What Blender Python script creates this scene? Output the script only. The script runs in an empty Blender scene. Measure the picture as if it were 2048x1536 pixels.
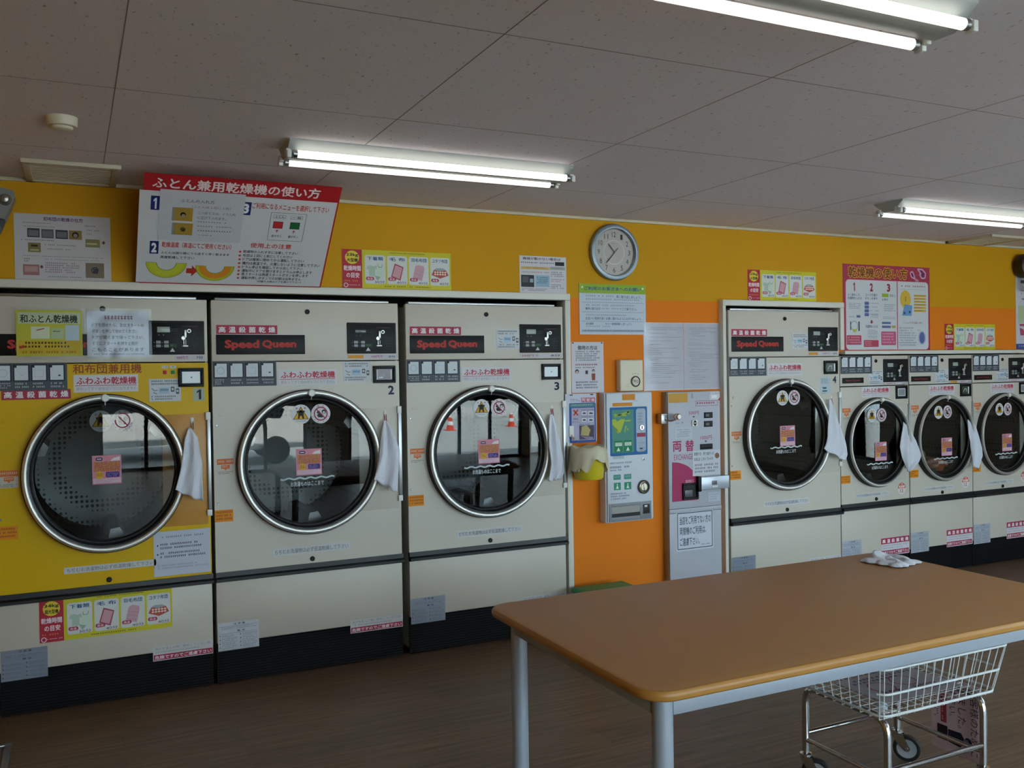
import bpy, bmesh, math, random
from mathutils import Vector, Matrix

R = random.Random(7)
SC = bpy.context.scene
COL = SC.collection
PI = math.pi

# ------------------------------------------------------------------ camera
CAM = Vector((-.6203, -4.6849, 1.5233))
YAW, PITCH, ROLL, FPX = .4496, .0132, -.0155, 1829.3
_f = Vector((math.sin(YAW)*math.cos(PITCH), math.cos(YAW)*math.cos(PITCH), -math.sin(PITCH)))
_r0 = Vector((math.cos(YAW), -math.sin(YAW), 0)); _u0 = _r0.cross(_f)
_r = _r0*math.cos(ROLL) + _u0*math.sin(ROLL); _u = -_r0*math.sin(ROLL) + _u0*math.cos(ROLL)
cd = bpy.data.cameras.new('camera'); cam = bpy.data.objects.new('camera', cd); COL.objects.link(cam)
m = Matrix((_r, _u, -_f)).transposed().to_4x4(); m.translation = CAM; cam.matrix_world = m
cd.sensor_width = 36; cd.lens = FPX*36/2048; cd.clip_start = .05; cd.clip_end = 200
SC.camera = cam

# ------------------------------------------------------------------ world, sun, exposure
SC.view_settings.view_transform = 'Standard'; SC.view_settings.look = 'None'
SC.view_settings.gamma = 1; SC.view_settings.use_curve_mapping = False
SC.view_settings.exposure = -.05
TUBE = 2.1            # fluorescent tube radiance
w = bpy.data.worlds.new('world'); SC.world = w; w.use_nodes = True
w.node_tree.nodes['Background'].inputs[0].default_value = (.67, .85, 1, 1)
w.node_tree.nodes['Background'].inputs[1].default_value = 10.4
sd = bpy.data.lights.new('sun', 'SUN'); sd.energy = 39; sd.angle = .01; sd.color = (1, .97, .92)
so = bpy.data.objects.new('sun', sd); COL.objects.link(so); so.rotation_euler = (math.radians(-38), math.radians(14), 0)
so.location = (0, 0, 8)

# ------------------------------------------------------------------ materials
def lin(h):
    h = h.lstrip('#'); c = [int(h[i:i+2], 16)/255 for i in (0, 2, 4)]
    return tuple(x/12.92 if x <= .04045 else ((x+.055)/1.055)**2.4 for x in c) + (1,)
MATS = {}
def mat(name, h, rough=.5, metal=0., spec=.5, bump=0., bscale=60., vary=0., vscale=3., emit=0., trans=0., sheen=0.):
    if name in MATS: return MATS[name]
    mt = bpy.data.materials.new(name); mt.use_nodes = True; nt = mt.node_tree
    b = nt.nodes['Principled BSDF']; c = lin(h)
    b.inputs['Base Color'].default_value = c; b.inputs['Roughness'].default_value = rough
    b.inputs['Metallic'].default_value = metal; b.inputs['Specular IOR Level'].default_value = spec
    if sheen: b.inputs['Sheen Weight'].default_value = sheen
    if emit:
        b.inputs['Emission Color'].default_value = c; b.inputs['Emission Strength'].default_value = emit
    if trans: b.inputs['Transmission Weight'].default_value = trans
    tc = nt.nodes.new('ShaderNodeTexCoord')
    if bump:
        n = nt.nodes.new('ShaderNodeTexNoise'); n.inputs['Scale'].default_value = bscale; n.inputs['Detail'].default_value = 5
        bp = nt.nodes.new('ShaderNodeBump'); bp.inputs['Strength'].default_value = bump; bp.inputs['Distance'].default_value = .004
        nt.links.new(tc.outputs['Object'], n.inputs['Vector']); nt.links.new(n.outputs['Fac'], bp.inputs['Height'])
        nt.links.new(bp.outputs['Normal'], b.inputs['Normal'])
    if vary:
        n = nt.nodes.new('ShaderNodeTexNoise'); n.inputs['Scale'].default_value = vscale; n.inputs['Detail'].default_value = 6
        mx = nt.nodes.new('ShaderNodeMix'); mx.data_type = 'RGBA'
        mx.inputs[6].default_value = tuple(x*(1-vary) for x in c[:3])+(1,); mx.inputs[7].default_value = tuple(min(1, x*(1+vary)) for x in c[:3])+(1,)
        nt.links.new(tc.outputs['Object'], n.inputs['Vector']); nt.links.new(n.outputs['Fac'], mx.inputs[0])
        nt.links.new(mx.outputs[2], b.inputs['Base Color'])
    MATS[name] = mt; return mt
def ink(h, rough=.55): return mat('print_'+h.lstrip('#'), h, rough, spec=.3)

def glass_mat(name, tint, ior, boost, rough=0):
    mt = bpy.data.materials.new(name); mt.use_nodes = True; nt = mt.node_tree; nt.nodes.clear()
    o = nt.nodes.new('ShaderNodeOutputMaterial'); t = nt.nodes.new('ShaderNodeBsdfTransparent'); g = nt.nodes.new('ShaderNodeBsdfGlossy')
    fr = nt.nodes.new('ShaderNodeFresnel'); mx = nt.nodes.new('ShaderNodeMixShader'); ad = nt.nodes.new('ShaderNodeMath')
    ad.operation = 'ADD'; ad.inputs[1].default_value = boost; ad.use_clamp = True
    t.inputs[0].default_value = tint; g.inputs['Roughness'].default_value = rough; fr.inputs[0].default_value = ior
    nt.links.new(fr.outputs[0], ad.inputs[0]); nt.links.new(ad.outputs[0], mx.inputs[0])
    nt.links.new(t.outputs[0], mx.inputs[1]); nt.links.new(g.outputs[0], mx.inputs[2]); nt.links.new(mx.outputs[0], o.inputs[0])
    return mt
GLASS = glass_mat('door_glass', (.55, .57, .57, 1), 1.5, .02)
PANE = glass_mat('window_glass', (.93, .96, .95, 1), 1.45, 0)
PLASTIC = glass_mat('clear_film', (.98, .98, .98, 1), 1.4, .0, .12)

def ceiling_mat():
    mt = bpy.data.materials.new('ceiling_board'); mt.use_nodes = True; nt = mt.node_tree; b = nt.nodes['Principled BSDF']
    b.inputs['Roughness'].default_value = .9; b.inputs['Specular IOR Level'].default_value = .1
    tc = nt.nodes.new('ShaderNodeTexCoord'); mp = nt.nodes.new('ShaderNodeMapping'); mp.inputs['Scale'].default_value = (1, .45, 1)
    nt.links.new(tc.outputs['Object'], mp.inputs[0])
    v = nt.nodes.new('ShaderNodeTexNoise'); v.inputs['Scale'].default_value = 75; v.inputs['Detail'].default_value = 3
    nt.links.new(mp.outputs[0], v.inputs['Vector'])
    cr = nt.nodes.new('ShaderNodeValToRGB'); e = cr.color_ramp.elements
    e[0].position = .25; e[0].color = lin('#a3978f'); e[1].position = .36; e[1].color = lin('#e2dce2')
    nt.links.new(v.outputs['Fac'], cr.inputs[0]); nt.links.new(cr.outputs[0], b.inputs['Base Color'])
    return mt
def floor_mat():
    mt = bpy.data.materials.new('floor_vinyl'); mt.use_nodes = True; nt = mt.node_tree; b = nt.nodes['Principled BSDF']
    b.inputs['Roughness'].default_value = .38; b.inputs['Specular IOR Level'].default_value = .35
    tc = nt.nodes.new('ShaderNodeTexCoord'); mp = nt.nodes.new('ShaderNodeMapping'); mp.inputs['Scale'].default_value = (1.1, 22, 1)
    nt.links.new(tc.outputs['Object'], mp.inputs[0])
    n = nt.nodes.new('ShaderNodeTexNoise'); n.inputs['Scale'].default_value = 2.2; n.inputs['Detail'].default_value = 7; n.inputs['Roughness'].default_value = .62
    nt.links.new(mp.outputs[0], n.inputs['Vector'])
    cr = nt.nodes.new('ShaderNodeValToRGB'); e = cr.color_ramp.elements
    e[0].position = .3; e[0].color = lin('#5a4736'); e[1].position = .72; e[1].color = lin('#86705a')
    nt.links.new(n.outputs['Fac'], cr.inputs[0])
    mp2 = nt.nodes.new('ShaderNodeMapping'); mp2.inputs['Scale'].default_value = (1, 1, 1)
    nt.links.new(tc.outputs['Object'], mp2.inputs[0])
    br = nt.nodes.new('ShaderNodeTexBrick'); br.inputs['Scale'].default_value = 1; br.inputs['Mortar Size'].default_value = .0012
    br.inputs['Brick Width'].default_value = .9; br.inputs['Row Height'].default_value = .15; br.inputs['Color1'].default_value = (.86, .86, .86, 1)
    br.inputs['Color2'].default_value = (1.06, 1.04, 1.0, 1); br.inputs['Mortar'].default_value = (.6, .58, .55, 1)
    nt.links.new(mp2.outputs[0], br.inputs['Vector'])
    mx = nt.nodes.new('ShaderNodeMix'); mx.data_type = 'RGBA'; mx.blend_type = 'MULTIPLY'; mx.inputs[0].default_value = 1
    nt.links.new(cr.outputs[0], mx.inputs[6]); nt.links.new(br.outputs['Color'], mx.inputs[7]); nt.links.new(mx.outputs[2], b.inputs['Base Color'])
    return mt
def drum_mat():
    mt = bpy.data.materials.new('drum_steel'); mt.use_nodes = True; nt = mt.node_tree; b = nt.nodes['Principled BSDF']
    b.inputs['Metallic'].default_value = .85; b.inputs['Roughness'].default_value = .34
    tc = nt.nodes.new('ShaderNodeTexCoord'); v = nt.nodes.new('ShaderNodeTexVoronoi'); v.inputs['Scale'].default_value = 38; v.inputs['Randomness'].default_value = 0
    nt.links.new(tc.outputs['Object'], v.inputs['Vector'])
    cr = nt.nodes.new('ShaderNodeValToRGB'); e = cr.color_ramp.elements
    e[0].position = .3; e[0].color = lin('#101112'); e[1].position = .36; e[1].color = lin('#5a5c5c')
    nt.links.new(v.outputs['Distance'], cr.inputs[0]); nt.links.new(cr.outputs[0], b.inputs['Base Color'])
    return mt
BODY = mat('dryer_enamel', '#c4bdb0', .42, vary=.03, vscale=1.5)
BODYSIDE = mat('dryer_side', '#a9a69a', .5)
YELLOW = mat('yellow_film', '#d2aa06', .4, spec=.18, vary=.03)
OCHRE = mat('ochre_film', '#c08a3c', .4)
BLACKP = mat('black_plastic', '#111214', .45, spec=.22)
STRIPM = mat('strip_plastic', '#14191d', .35, spec=.35)
KICK = mat('kick_plate_black', '#0e0f12', .6, spec=.15)
RUBBER = mat('rubber', '#0c0d0e', .6)
CHROME = mat('brushed_steel', '#d6d6d2', .42, metal=.85)
POLISH = mat('polished_chrome', '#d7d8da', .12, metal=1.)
STEEL = mat('satin_steel', '#a8a9aa', .35, metal=1.)
DARKIN = mat('dark_interior', '#0b0c0d', .6)
DRUM = drum_mat()
WHITEP = mat('white_plastic', '#dcdcd6', .4)
CREAMP = mat('cream_plastic', '#d8cfb6', .45)
FRAMEM = mat('white_trim', '#d6d3c8', .5)
YWALL = mat('yellow_wall', '#cb9310', .7, spec=.2, vary=.03, vscale=2)
OWALL = mat('orange_wall', '#e27c18', .7, spec=.2, vary=.03, vscale=2)
CREAMW = mat('cream_wall', '#cfc7b4', .8, spec=.2)
CEIL = ceiling_mat(); FLOOR = floor_mat()
PAPER = mat('paper', '#d9d9dc', .6, spec=.3)
CLOTH = mat('terry_cloth', '#d6d8e2', .95, spec=.1, bump=.6, bscale=260, sheen=.3)
TUBEM = mat('fluorescent_tube', '#fffaf0', .5, emit=TUBE)
LAMPM = mat('lamp_enamel', '#a9aeac', .4)
TABLEM = mat('table_laminate', '#bb8a58', .42, spec=.4, vary=.05, vscale=9)
TEDGE = mat('table_edge', '#b27d3a', .38)
TLEG = mat('silver_paint', '#a9b2bf', .38, metal=.25)
GREENP = mat('green_plastic', '#2c9a6a', .5)

# ------------------------------------------------------------------ mesh builder
class B:
    def __init__(s): s.bm = bmesh.new(); s.mats = []
    def mi(s, m):
        if m not in s.mats: s.mats.append(m)
        return s.mats.index(m)
    def _set(s, faces, m):
        i = s.mi(m)
        for f in faces: f.material_index = i
    def box(s, x0, x1, y0, y1, z0, z1, m, bev=0, seg=2):
        r = bmesh.ops.create_cube(s.bm, size=1); vs = r['verts']
        for v in vs: v.co = Vector((x0+(v.co.x+.5)*(x1-x0), y0+(v.co.y+.5)*(y1-y0), z0+(v.co.z+.5)*(z1-z0)))
        fs = list({f for v in vs for f in v.link_faces}); s._set(fs, m)
        if bev:
            es = list({e for v in vs for e in v.link_edges})
            bmesh.ops.bevel(s.bm, geom=es, offset=bev, segments=seg, affect='EDGES', profile=.5, material=s.mi(m))
        return s
    def lathe(s, prof, c, m, seg=48, axis='Y', mats=None, cap0=False, cap1=False):
        c = Vector(c); rings = []
        for (r, h) in prof:
            ring = []
            for k in range(seg):
                a = 2*PI*k/seg; p, q = r*math.cos(a), r*math.sin(a)
                if axis == 'Y': co = Vector((p, h, q))
                elif axis == 'Z': co = Vector((p, q, h))
                else: co = Vector((h, p, q))
                ring.append(s.bm.verts.new(c+co))
            rings.append(ring)
        for i in range(len(rings)-1):
            mm = mats[i] if mats else m; fs = []
            for k in range(seg):
                a, b2 = rings[i], rings[i+1]; k2 = (k+1) % seg
                fs.append(s.bm.faces.new((a[k], a[k2], b2[k2], b2[k])))
            s._set(fs, mm)
        if cap0: s._set([s.bm.faces.new(rings[0])], mats[0] if mats else m)
        if cap1: s._set([s.bm.faces.new(rings[-1])], mats[-1] if mats else m)
        return s
    def cyl(s, p0, p1, r, m, seg=16, r1=None, cap=True):
        return s.tube([p0, p1], r, m, seg, cap, r1)
    def tube(s, pts, r, m, seg=8, cap=True, r1=None, closed=False):
        pts = [Vector(p) for p in pts]; n = len(pts); rings = []; prev = None
        for i, p in enumerate(pts):
            if closed: d = (pts[(i+1) % n]-pts[i-1])
            elif i == 0: d = pts[1]-pts[0]
            elif i == n-1: d = pts[-1]-pts[-2]
            else: d = (pts[i+1]-p).normalized()+(p-pts[i-1]).normalized()
            d.normalize()
            if prev is None:
                u = d.cross(Vector((0, 0, 1)))
                if u.length < 1e-3: u = d.cross(Vector((1, 0, 0)))
            else: u = prev-d*prev.dot(d)
            u.normalize(); prev = u; v = d.cross(u)
            rr = r if r1 is None else r+(r1-r)*i/(n-1)
            rings.append([s.bm.verts.new(p+rr*(u*math.cos(2*PI*k/seg)+v*math.sin(2*PI*k/seg))) for k in range(seg)])
        fs = []; rng = range(n) if closed else range(n-1)
        for i in rng:
            a, b2 = rings[i], rings[(i+1) % n]
            for k in range(seg): fs.append(s.bm.faces.new((a[k], a[(k+1) % seg], b2[(k+1) % seg], b2[k])))
        if cap and not closed: fs.append(s.bm.faces.new(rings[0])); fs.append(s.bm.faces.new(rings[-1]))
        s._set(fs, m); return s
    def grid(s, fn, nu, nv, m):
        vs = [[s.bm.verts.new(fn(i/nu, j/nv)) for i in range(nu+1)] for j in range(nv+1)]
        fs = [s.bm.faces.new((vs[j][i], vs[j][i+1], vs[j+1][i+1], vs[j+1][i])) for j in range(nv) for i in range(nu)]
        s._set(fs, m); return s
    def prism(s, poly, axis, h0, h1, m):
        def P(a, b2, h): return {'Y': (a, h, b2), 'Z': (a, b2, h), 'X': (h, a, b2)}[axis]
        lo = [s.bm.verts.new(P(a, b2, h0)) for a, b2 in poly]; hi = [s.bm.verts.new(P(a, b2, h1)) for a, b2 in poly]
        n = len(poly); fs = [s.bm.faces.new(lo), s.bm.faces.new(hi)]
        for k in range(n): fs.append(s.bm.faces.new((lo[k], lo[(k+1) % n], hi[(k+1) % n], hi[k])))
        s._set(fs, m); return s
    def flat(s, verts, faces, m):
        vs = [s.bm.verts.new(v) for v in verts]; i = s.mi(m)
        for f in faces:
            try: s.bm.faces.new([vs[k] for k in f]).material_index = i
            except ValueError: pass
        return s
    def holepanel(s, x0, x1, z0, z1, cx, cz, r, y0, y1, m, seg=64):
        ci, ou = [], []
        angs = sorted([2*PI*k/seg for k in range(seg)] + [math.atan2(z-cz, x-cx) % (2*PI) for x in (x0, x1) for z in (z0, z1)])
        for a in angs:
            dx, dz = math.cos(a), math.sin(a); t = 1e9
            if dx > 1e-9: t = min(t, (x1-cx)/dx)
            if dx < -1e-9: t = min(t, (x0-cx)/dx)
            if dz > 1e-9: t = min(t, (z1-cz)/dz)
            if dz < -1e-9: t = min(t, (z0-cz)/dz)
            ci.append((cx+r*dx, cz+r*dz)); ou.append((cx+t*dx, cz+t*dz))
        n = len(angs); V = lambda p, y: s.bm.verts.new((p[0], y, p[1]))
        a = [V(p, y0) for p in ci]; b2 = [V(p, y0) for p in ou]; c = [V(p, y1) for p in ci]; d = [V(p, y1) for p in ou]; fs = []
        for k in range(n):
            k2 = (k+1) % n
            fs += [s.bm.faces.new((a[k], a[k2], b2[k2], b2[k])), s.bm.faces.new((c[k], d[k], d[k2], c[k2])),
                   s.bm.faces.new((a[k], c[k], c[k2], a[k2])), s.bm.faces.new((b2[k], b2[k2], d[k2], d[k]))]
        s._set(fs, m); return s
    def mesh(s, name, smooth=40, fixn=True):
        if fixn: bmesh.ops.recalc_face_normals(s.bm, faces=s.bm.faces)
        me = bpy.data.meshes.new(name); s.bm.to_mesh(me); s.bm.free()
        for m in s.mats: me.materials.append(m)
        if smooth:
            me.polygons.foreach_set('use_smooth', [True]*len(me.polygons)); me.set_sharp_from_angle(angle=math.radians(smooth))
        return me

def obj(name, b, parent=None, label=None, loc=None, smooth=40, fixn=True):
    me = b.mesh(name, smooth, fixn) if isinstance(b, B) else b
    o = bpy.data.objects.new(name, me); COL.objects.link(o)
    if parent: o.parent = parent
    if loc: o.location = loc
    if label: o['label'] = label
    return o
def tag(o, label, cat, group=None):
    o['label'] = label; o['category'] = cat
    if group: o['group'] = group
    return o
def struct(name, b):
    o = obj(name, b); o['kind'] = 'structure'; return o
def thing(name, label, cat, loc=(0, 0, 0), group=None):
    o = bpy.data.objects.new(name, None); COL.objects.link(o); o.location = loc; o.empty_display_size = .05
    return tag(o, label, cat, group)
CACHE = {}
def shared(key, fn):
    if key not in CACHE: CACHE[key] = fn()
    return CACHE[key]

def at(px, py, y=0.):
    d = _r*((px-1024)/FPX) - _u*((py-768)/FPX) + _f
    q = CAM + d*((y-CAM.y)/d.y); return q.x, q.z
def quad(tl, tr, br, bl, y=.04):
    p = [at(*a, y) for a in (tl, tr, br, bl)]
    return (p[0][0]+p[3][0])/2, (p[2][1]+p[3][1])/2, (p[1][0]+p[2][0])/2, (p[0][1]+p[1][1])/2

# ------------------------------------------------------------------ writing
TEXTS = {}
def glyphs(st, bold):
    k = (st, bold)
    if k not in TEXTS:
        cu = bpy.data.curves.new('writing', 'FONT'); cu.body = st; cu.size = 1; cu.offset = bold; cu.resolution_u = 2; cu.fill_mode = 'FRONT'
        o = bpy.data.objects.new('writing', cu); me = o.to_mesh()
        v = [(p.co.x, p.co.y) for p in me.vertices]; f = [tuple(p.vertices) for p in me.polygons]
        o.to_mesh_clear(); bpy.data.objects.remove(o); bpy.data.curves.remove(cu)
        xs = [a for a, _ in v] or [0, 1]; ys = [b2 for _, b2 in v] or [0, 1]
        TEXTS[k] = (v, f, min(xs), max(xs), min(ys), max(ys))
    return TEXTS[k]

class Sheet:
    """flat printed matter facing -y; positions as fractions from the left and from the top"""
    def __init__(s, x0, z0, x1, z1, y=0., thick=.0012, base='#d9d9dc', step=.0003, basemat=None):
        s.x0, s.z0, s.x1, s.z1 = x0, z0, x1, z1; s.y, s.t, s.step = y, thick, step
        s.parts = {}; s.basemat = basemat or ink(base); s.key = None
    def _b(s, part): return s.parts.setdefault(part, B())
    def P(s, u, v, lay): return (s.x0+u*(s.x1-s.x0), s.y-s.t-lay*s.step, s.z1-v*(s.z1-s.z0))
    def poly(s, h, pts, lay=1, part=None):
        s._b(part).flat([s.P(u, v, lay) for u, v in pts], [tuple(range(len(pts)))], ink(h) if isinstance(h, str) else h); return s
    def rect(s, h, u0, v0, u1, v1, lay=1, part=None):
        return s.poly(h, [(u0, v1), (u1, v1), (u1, v0), (u0, v0)], lay, part)
    def rrect(s, h, u0, v0, u1, v1, r, lay=1, part=None):
        W, H = s.x1-s.x0, s.z1-s.z0; ru, rv = r/W, r/H; pts = []
        for cu, cv, a0 in ((u1-ru, v0+rv, 0), (u0+ru, v0+rv, 90), (u0+ru, v1-rv, 180), (u1-ru, v1-rv, 270)):
            for k in range(7):
                a = math.radians(a0+k*15); pts.append((cu+ru*math.cos(a), cv-rv*math.sin(a)))
        return s.poly(h, pts, lay, part)
    def disc(s, h, u, v, r, lay=1, part=None, seg=28, rz=None):
        W, H = s.x1-s.x0, s.z1-s.z0; rz = rz or r
        return s.poly(h, [(u+r/W*math.cos(2*PI*k/seg), v-rz/H*math.sin(2*PI*k/seg)) for k in range(seg)], lay, part)
    def ring(s, h, u, v, r0, r1, lay=1, part=None, a0=0, a1=360, seg=32):
        W, H = s.x1-s.x0, s.z1-s.z0; vs, fs = [], []
        for k in range(seg+1):
            a = math.radians(a0+(a1-a0)*k/seg)
            for r in (r0, r1): vs.append(s.P(u+r/W*math.cos(a), v-r/H*math.sin(a), lay))
        for k in range(seg): fs.append((2*k, 2*k+1, 2*k+3, 2*k+2))
        s._b(part).flat(vs, fs, ink(h)); return s
    def line(s, h, pts, wd, lay=2, part=None):
        W, H = s.x1-s.x0, s.z1-s.z0
        for (a, b2), (c, d) in zip(pts[:-1], pts[1:]):
            dx, dz = (c-a)*W, (d-b2)*H; L = math.hypot(dx, dz) or 1; nx, nz = -dz/L*wd/2/W, dx/L*wd/2/H
            s.poly(h, [(a-nx, b2-nz), (a+nx, b2+nz), (c+nx, d+nz), (c-nx, d-nz)], lay, part)
        return s
    def frame(s, h, u0, v0, u1, v1, wd, lay=2, part=None):
        return s.line(h, [(u0, v0), (u1, v0), (u1, v1), (u0, v1), (u0, v0)], wd, lay, part)
    def text(s, h, st, u0, v0, u1, v1, bold=.012, lay=3, part=None, rot=False):
        if st == '1' and bold > .02: return s.poly(h, [(u0+(u1-u0)*a, v0+(v1-v0)*c) for a, c in ((.16, .2), (.16, .36), (.46, .24), (.46, 1), (.8, 1), (.8, 0), (.54, 0))], lay, part)
        v, f, a, b2, c, d = glyphs(st, 0); k = h if not isinstance(h, str) else ink(h)
        offs = [(0, 0)] if bold < .005 else [(-bold, 0), (bold, 0), (0, bold), (0, -bold)]
        if bold > .03: offs += [(-bold*.7, bold*.7), (bold*.7, bold*.7), (-bold*.7, -bold*.7), (bold*.7, -bold*.7), (0, 0)]
        a -= bold; b2 += bold; c -= bold; d += bold
        for i, (ox, oy) in enumerate(offs):
            vs = []
            for x, y in v:
                p, q = (x+ox-a)/((b2-a) or 1), (d-y-oy)/((d-c) or 1)
                if rot: p, q = 1-q, p
                vs.append(s.P(u0+p*(u1-u0), v0+q*(v1-v0), lay+i*.02))
            s._b(part).flat(vs, f, k)
        return s
    def micro(s, h, u0, v0, u1, v1, rows, n=24, lay=3, part=None, gap=.1, fill=.62, ragged=.25):
        """rows of print too small to read: short strokes in character cells"""
        rh = (v1-v0)/rows; cw = (u1-u0)/n
        for r in range(rows):
            end = n if R.random() > .5 else int(n*(1-ragged*R.random()))
            for k in range(end):
                if R.random() < gap: continue
                a, t = u0+k*cw, v0+r*rh
                for q in range(2):
                    y = t+rh*(.08+fill*(.1+.42*q)+.05*R.random()); s.rect(h, a+cw*(.1+.15*R.random()), y, a+cw*(.7+.2*R.random()), y+rh*.14, lay, part)
                x = a+cw*(.25+.35*R.random()); s.rect(h, x, t+rh*.1, x+cw*.22, t+rh*(.2+fill*.8), lay, part)
        return s
    def build(s, name, parent=None, label=None, base=True, bev=0):
        b = B()
        if base: b.box(s.x0, s.x1, s.y-s.t, s.y, s.z0, s.z1, s.basemat, bev)
        o = None; inner = s.parts.pop(None, None)
        if inner:
            # printed pattern belongs to the sheet's own mesh
            me = bpy.data.meshes.new('pattern'); inner.bm.to_mesh(me); off = {i: b.mi(m) for i, m in enumerate(inner.mats)}
            n0 = len(b.bm.faces); b.bm.from_mesh(me); b.bm.faces.ensure_lookup_table()
            for f in b.bm.faces[n0:]: f.material_index = off.get(f.material_index, 0)
            inner.bm.free(); bpy.data.meshes.remove(me)
        o = obj(name, b, parent, label, smooth=0, fixn=False)
        for p, pb in s.parts.items():
            obj(p, pb, o, smooth=0, fixn=False)
        return o

# ------------------------------------------------------------------ room
ZC, WY = 2.441, .04
XL, XR, YF = -2.2, 7.6, -6.95
struct('floor', B().box(XL, XR, YF-.1, 1.3, -.1, 0, FLOOR))
b = B(); b.box(XL, XR, YF-.1, 1.3, ZC, ZC+.1, CEIL)
struct('ceiling', b)
SEAM = mat('ceiling_seam', '#857870', .9)
b = B()
for k in range(-1, 9):
    x = -.475+.935*k
    if x > XL: b.box(x-.0015, x+.0015, YF, WY, ZC-.0006, ZC+.0005, SEAM)
for k in range(-6, 1):
    y = -.62+.907*k; b.box(XL, XR, y-.0015, y+.0015, ZC-.0006, ZC+.0005, SEAM)
struct('trim_1', b)
b = B()
b.box(XL, 2.027, WY, WY+.1, 1.955, ZC, YWALL); b.box(2.027, XR, WY, WY+.1, 1.955, ZC, YWALL)
b.box(XL, -1.0, WY, WY+.1, 0, 1.955, OWALL); b.box(2.012, 3.165, WY, WY+.1, 0, 1.955, OWALL)
b.box(4.175, XR, WY, WY+.1, 1.618, 1.955, OWALL); b.box(6.16, XR, WY, WY+.1, 0, 1.618, OWALL)
struct('wall_back', b)
struct('wall_sky_seal', B().box(XL, XR, 1.2, 1.3, 0, ZC, mat('sky_seal_wall', '#4a4b4a', .8)))  # unseen wall added to keep sky light from leaking in behind the dryers
struct('wall_left', B().box(XL-.1, XL, YF-.1, 1.3, 0, ZC, YWALL))
b = B(); b.box(XR, XR+.1, YF-.1, -6.6, 0, ZC, CREAMW); b.box(XR, XR+.1, -6.6, -3.5, 0, 1.3, CREAMW); b.box(XR, XR+.1, -6.6, -3.5, 2.3, ZC, CREAMW)
b.box(XR, XR+.1, -2.65, 1.3, 0, ZC, CREAMW); b.box(XR, XR+.1, -3.5, -2.65, 0, .3, CREAMW); b.box(XR, XR+.1, -3.5, -2.65, 2.3, ZC, CREAMW)
struct('wall_right', b)
# cornice along the ceiling
struct('trim_2', B().box(XL, XR, WY-.014, WY, ZC-.018, ZC, mat('cornice', '#cbbfa6', .6), .004))
# frames around the built-in dryers
b = B(); b.box(-1.06, 2.027, -.004, WY+.02, 1.938, 1.976, FRAMEM, .004); b.box(1.992, 2.027, -.002, WY+.06, 0, 1.938, FRAMEM, .003)
b.box(-1.06, -.985, -.002, WY+.06, 0, 1.938, FRAMEM, .003); struct('trim_3', b)
b = B(); b.box(3.144, 4.19, -.004, WY+.02, 1.928, 1.966, FRAMEM, .004); b.box(3.144, 3.17, -.002, WY+.06, 0, 1.928, FRAMEM, .003)
b.box(4.155, 4.19, -.001, WY+.06, 1.64, 1.928, FRAMEM, .003); struct('trim_4', b)
b = B(); b.box(4.192, 6.2, -.004, WY+.02, 1.608, 1.634, FRAMEM, .004); b.box(6.155, 6.2, -.002, WY+.06, 0, 1.608, FRAMEM, .003); struct('trim_5', b)
# front wall behind the camera; unseen windows enlarged and added for daylight
OPEN = [(-.3, 2.05), (2.87, 5.3), (5.5, 7.5)]  # glazing spread past the reflected openings to brighten the lower room
SILL, HEAD = 1.22, 2.3
b = B(); xs = XL
for (a, c) in OPEN: b.box(xs, a, YF-.1, YF, 0, SILL, CREAMW); xs = c
b.box(xs, XR, YF-.1, YF, 0, SILL, CREAMW)
b.box(XL, XR, YF-.1, YF, HEAD, ZC, CREAMW); b.box(XL, -.3, YF-.1, YF, SILL, HEAD, CREAMW); b.box(XR-.12, XR, YF-.1, YF, SILL, HEAD, CREAMW)
struct('wall_front', b)
ALU = mat('window_aluminium', '#3a3c3e', .4, metal=.6)
def window(i, x0, x1, z0, z1, bars=()):
    b = B()
    for x in (x0, x1-.05): b.box(x, x+.05, YF-.08, YF-.02, z0, z1, ALU)
    for z in (z0, z1-.05): b.box(x0, x1, YF-.08, YF-.02, z, z+.05, ALU)
    for x in bars: b.box(x-.03, x+.03, YF-.08, YF-.02, z0, z1, ALU)
    wo = struct('window_%d' % i, b)
    g = B(); g.box(x0+.05, x1-.05, YF-.055, YF-.049, z0+.05, z1-.05, PANE); obj('pane', g, wo)
for i, (a, c) in enumerate(OPEN): window(i+1, a, c, 0, SILL, {0: [.45, 1.3], 1: [3.86, 4.55], 2: [6.5]}.get(i, []))
window(4, -.3, XR-.12, SILL, HEAD, [1.25, 2.6, 3.9, 5.3, 6.4])  # unseen high window band, added to raise the ambient daylight

for i, (y0, y1, z0) in enumerate(((-3.5, -2.65, .3), (-6.6, -3.5, 1.3))):  # low window follows a door reflection; high one is added for daylight
    b = B()
    for y in (y0, y1-.05) + ((-5.1,) if i else ()): b.box(XR+.02, XR+.07, y, y+.05, z0, 2.3, ALU)
    for z in (z0, 2.25): b.box(XR+.02, XR+.07, y0, y1, z, z+.05, ALU)
    wo = struct('window_%d' % (i+5), b); obj('pane', B().box(XR+.042, XR+.048, y0+.04, y1-.04, z0+.04, 2.26, PANE), wo)

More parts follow.
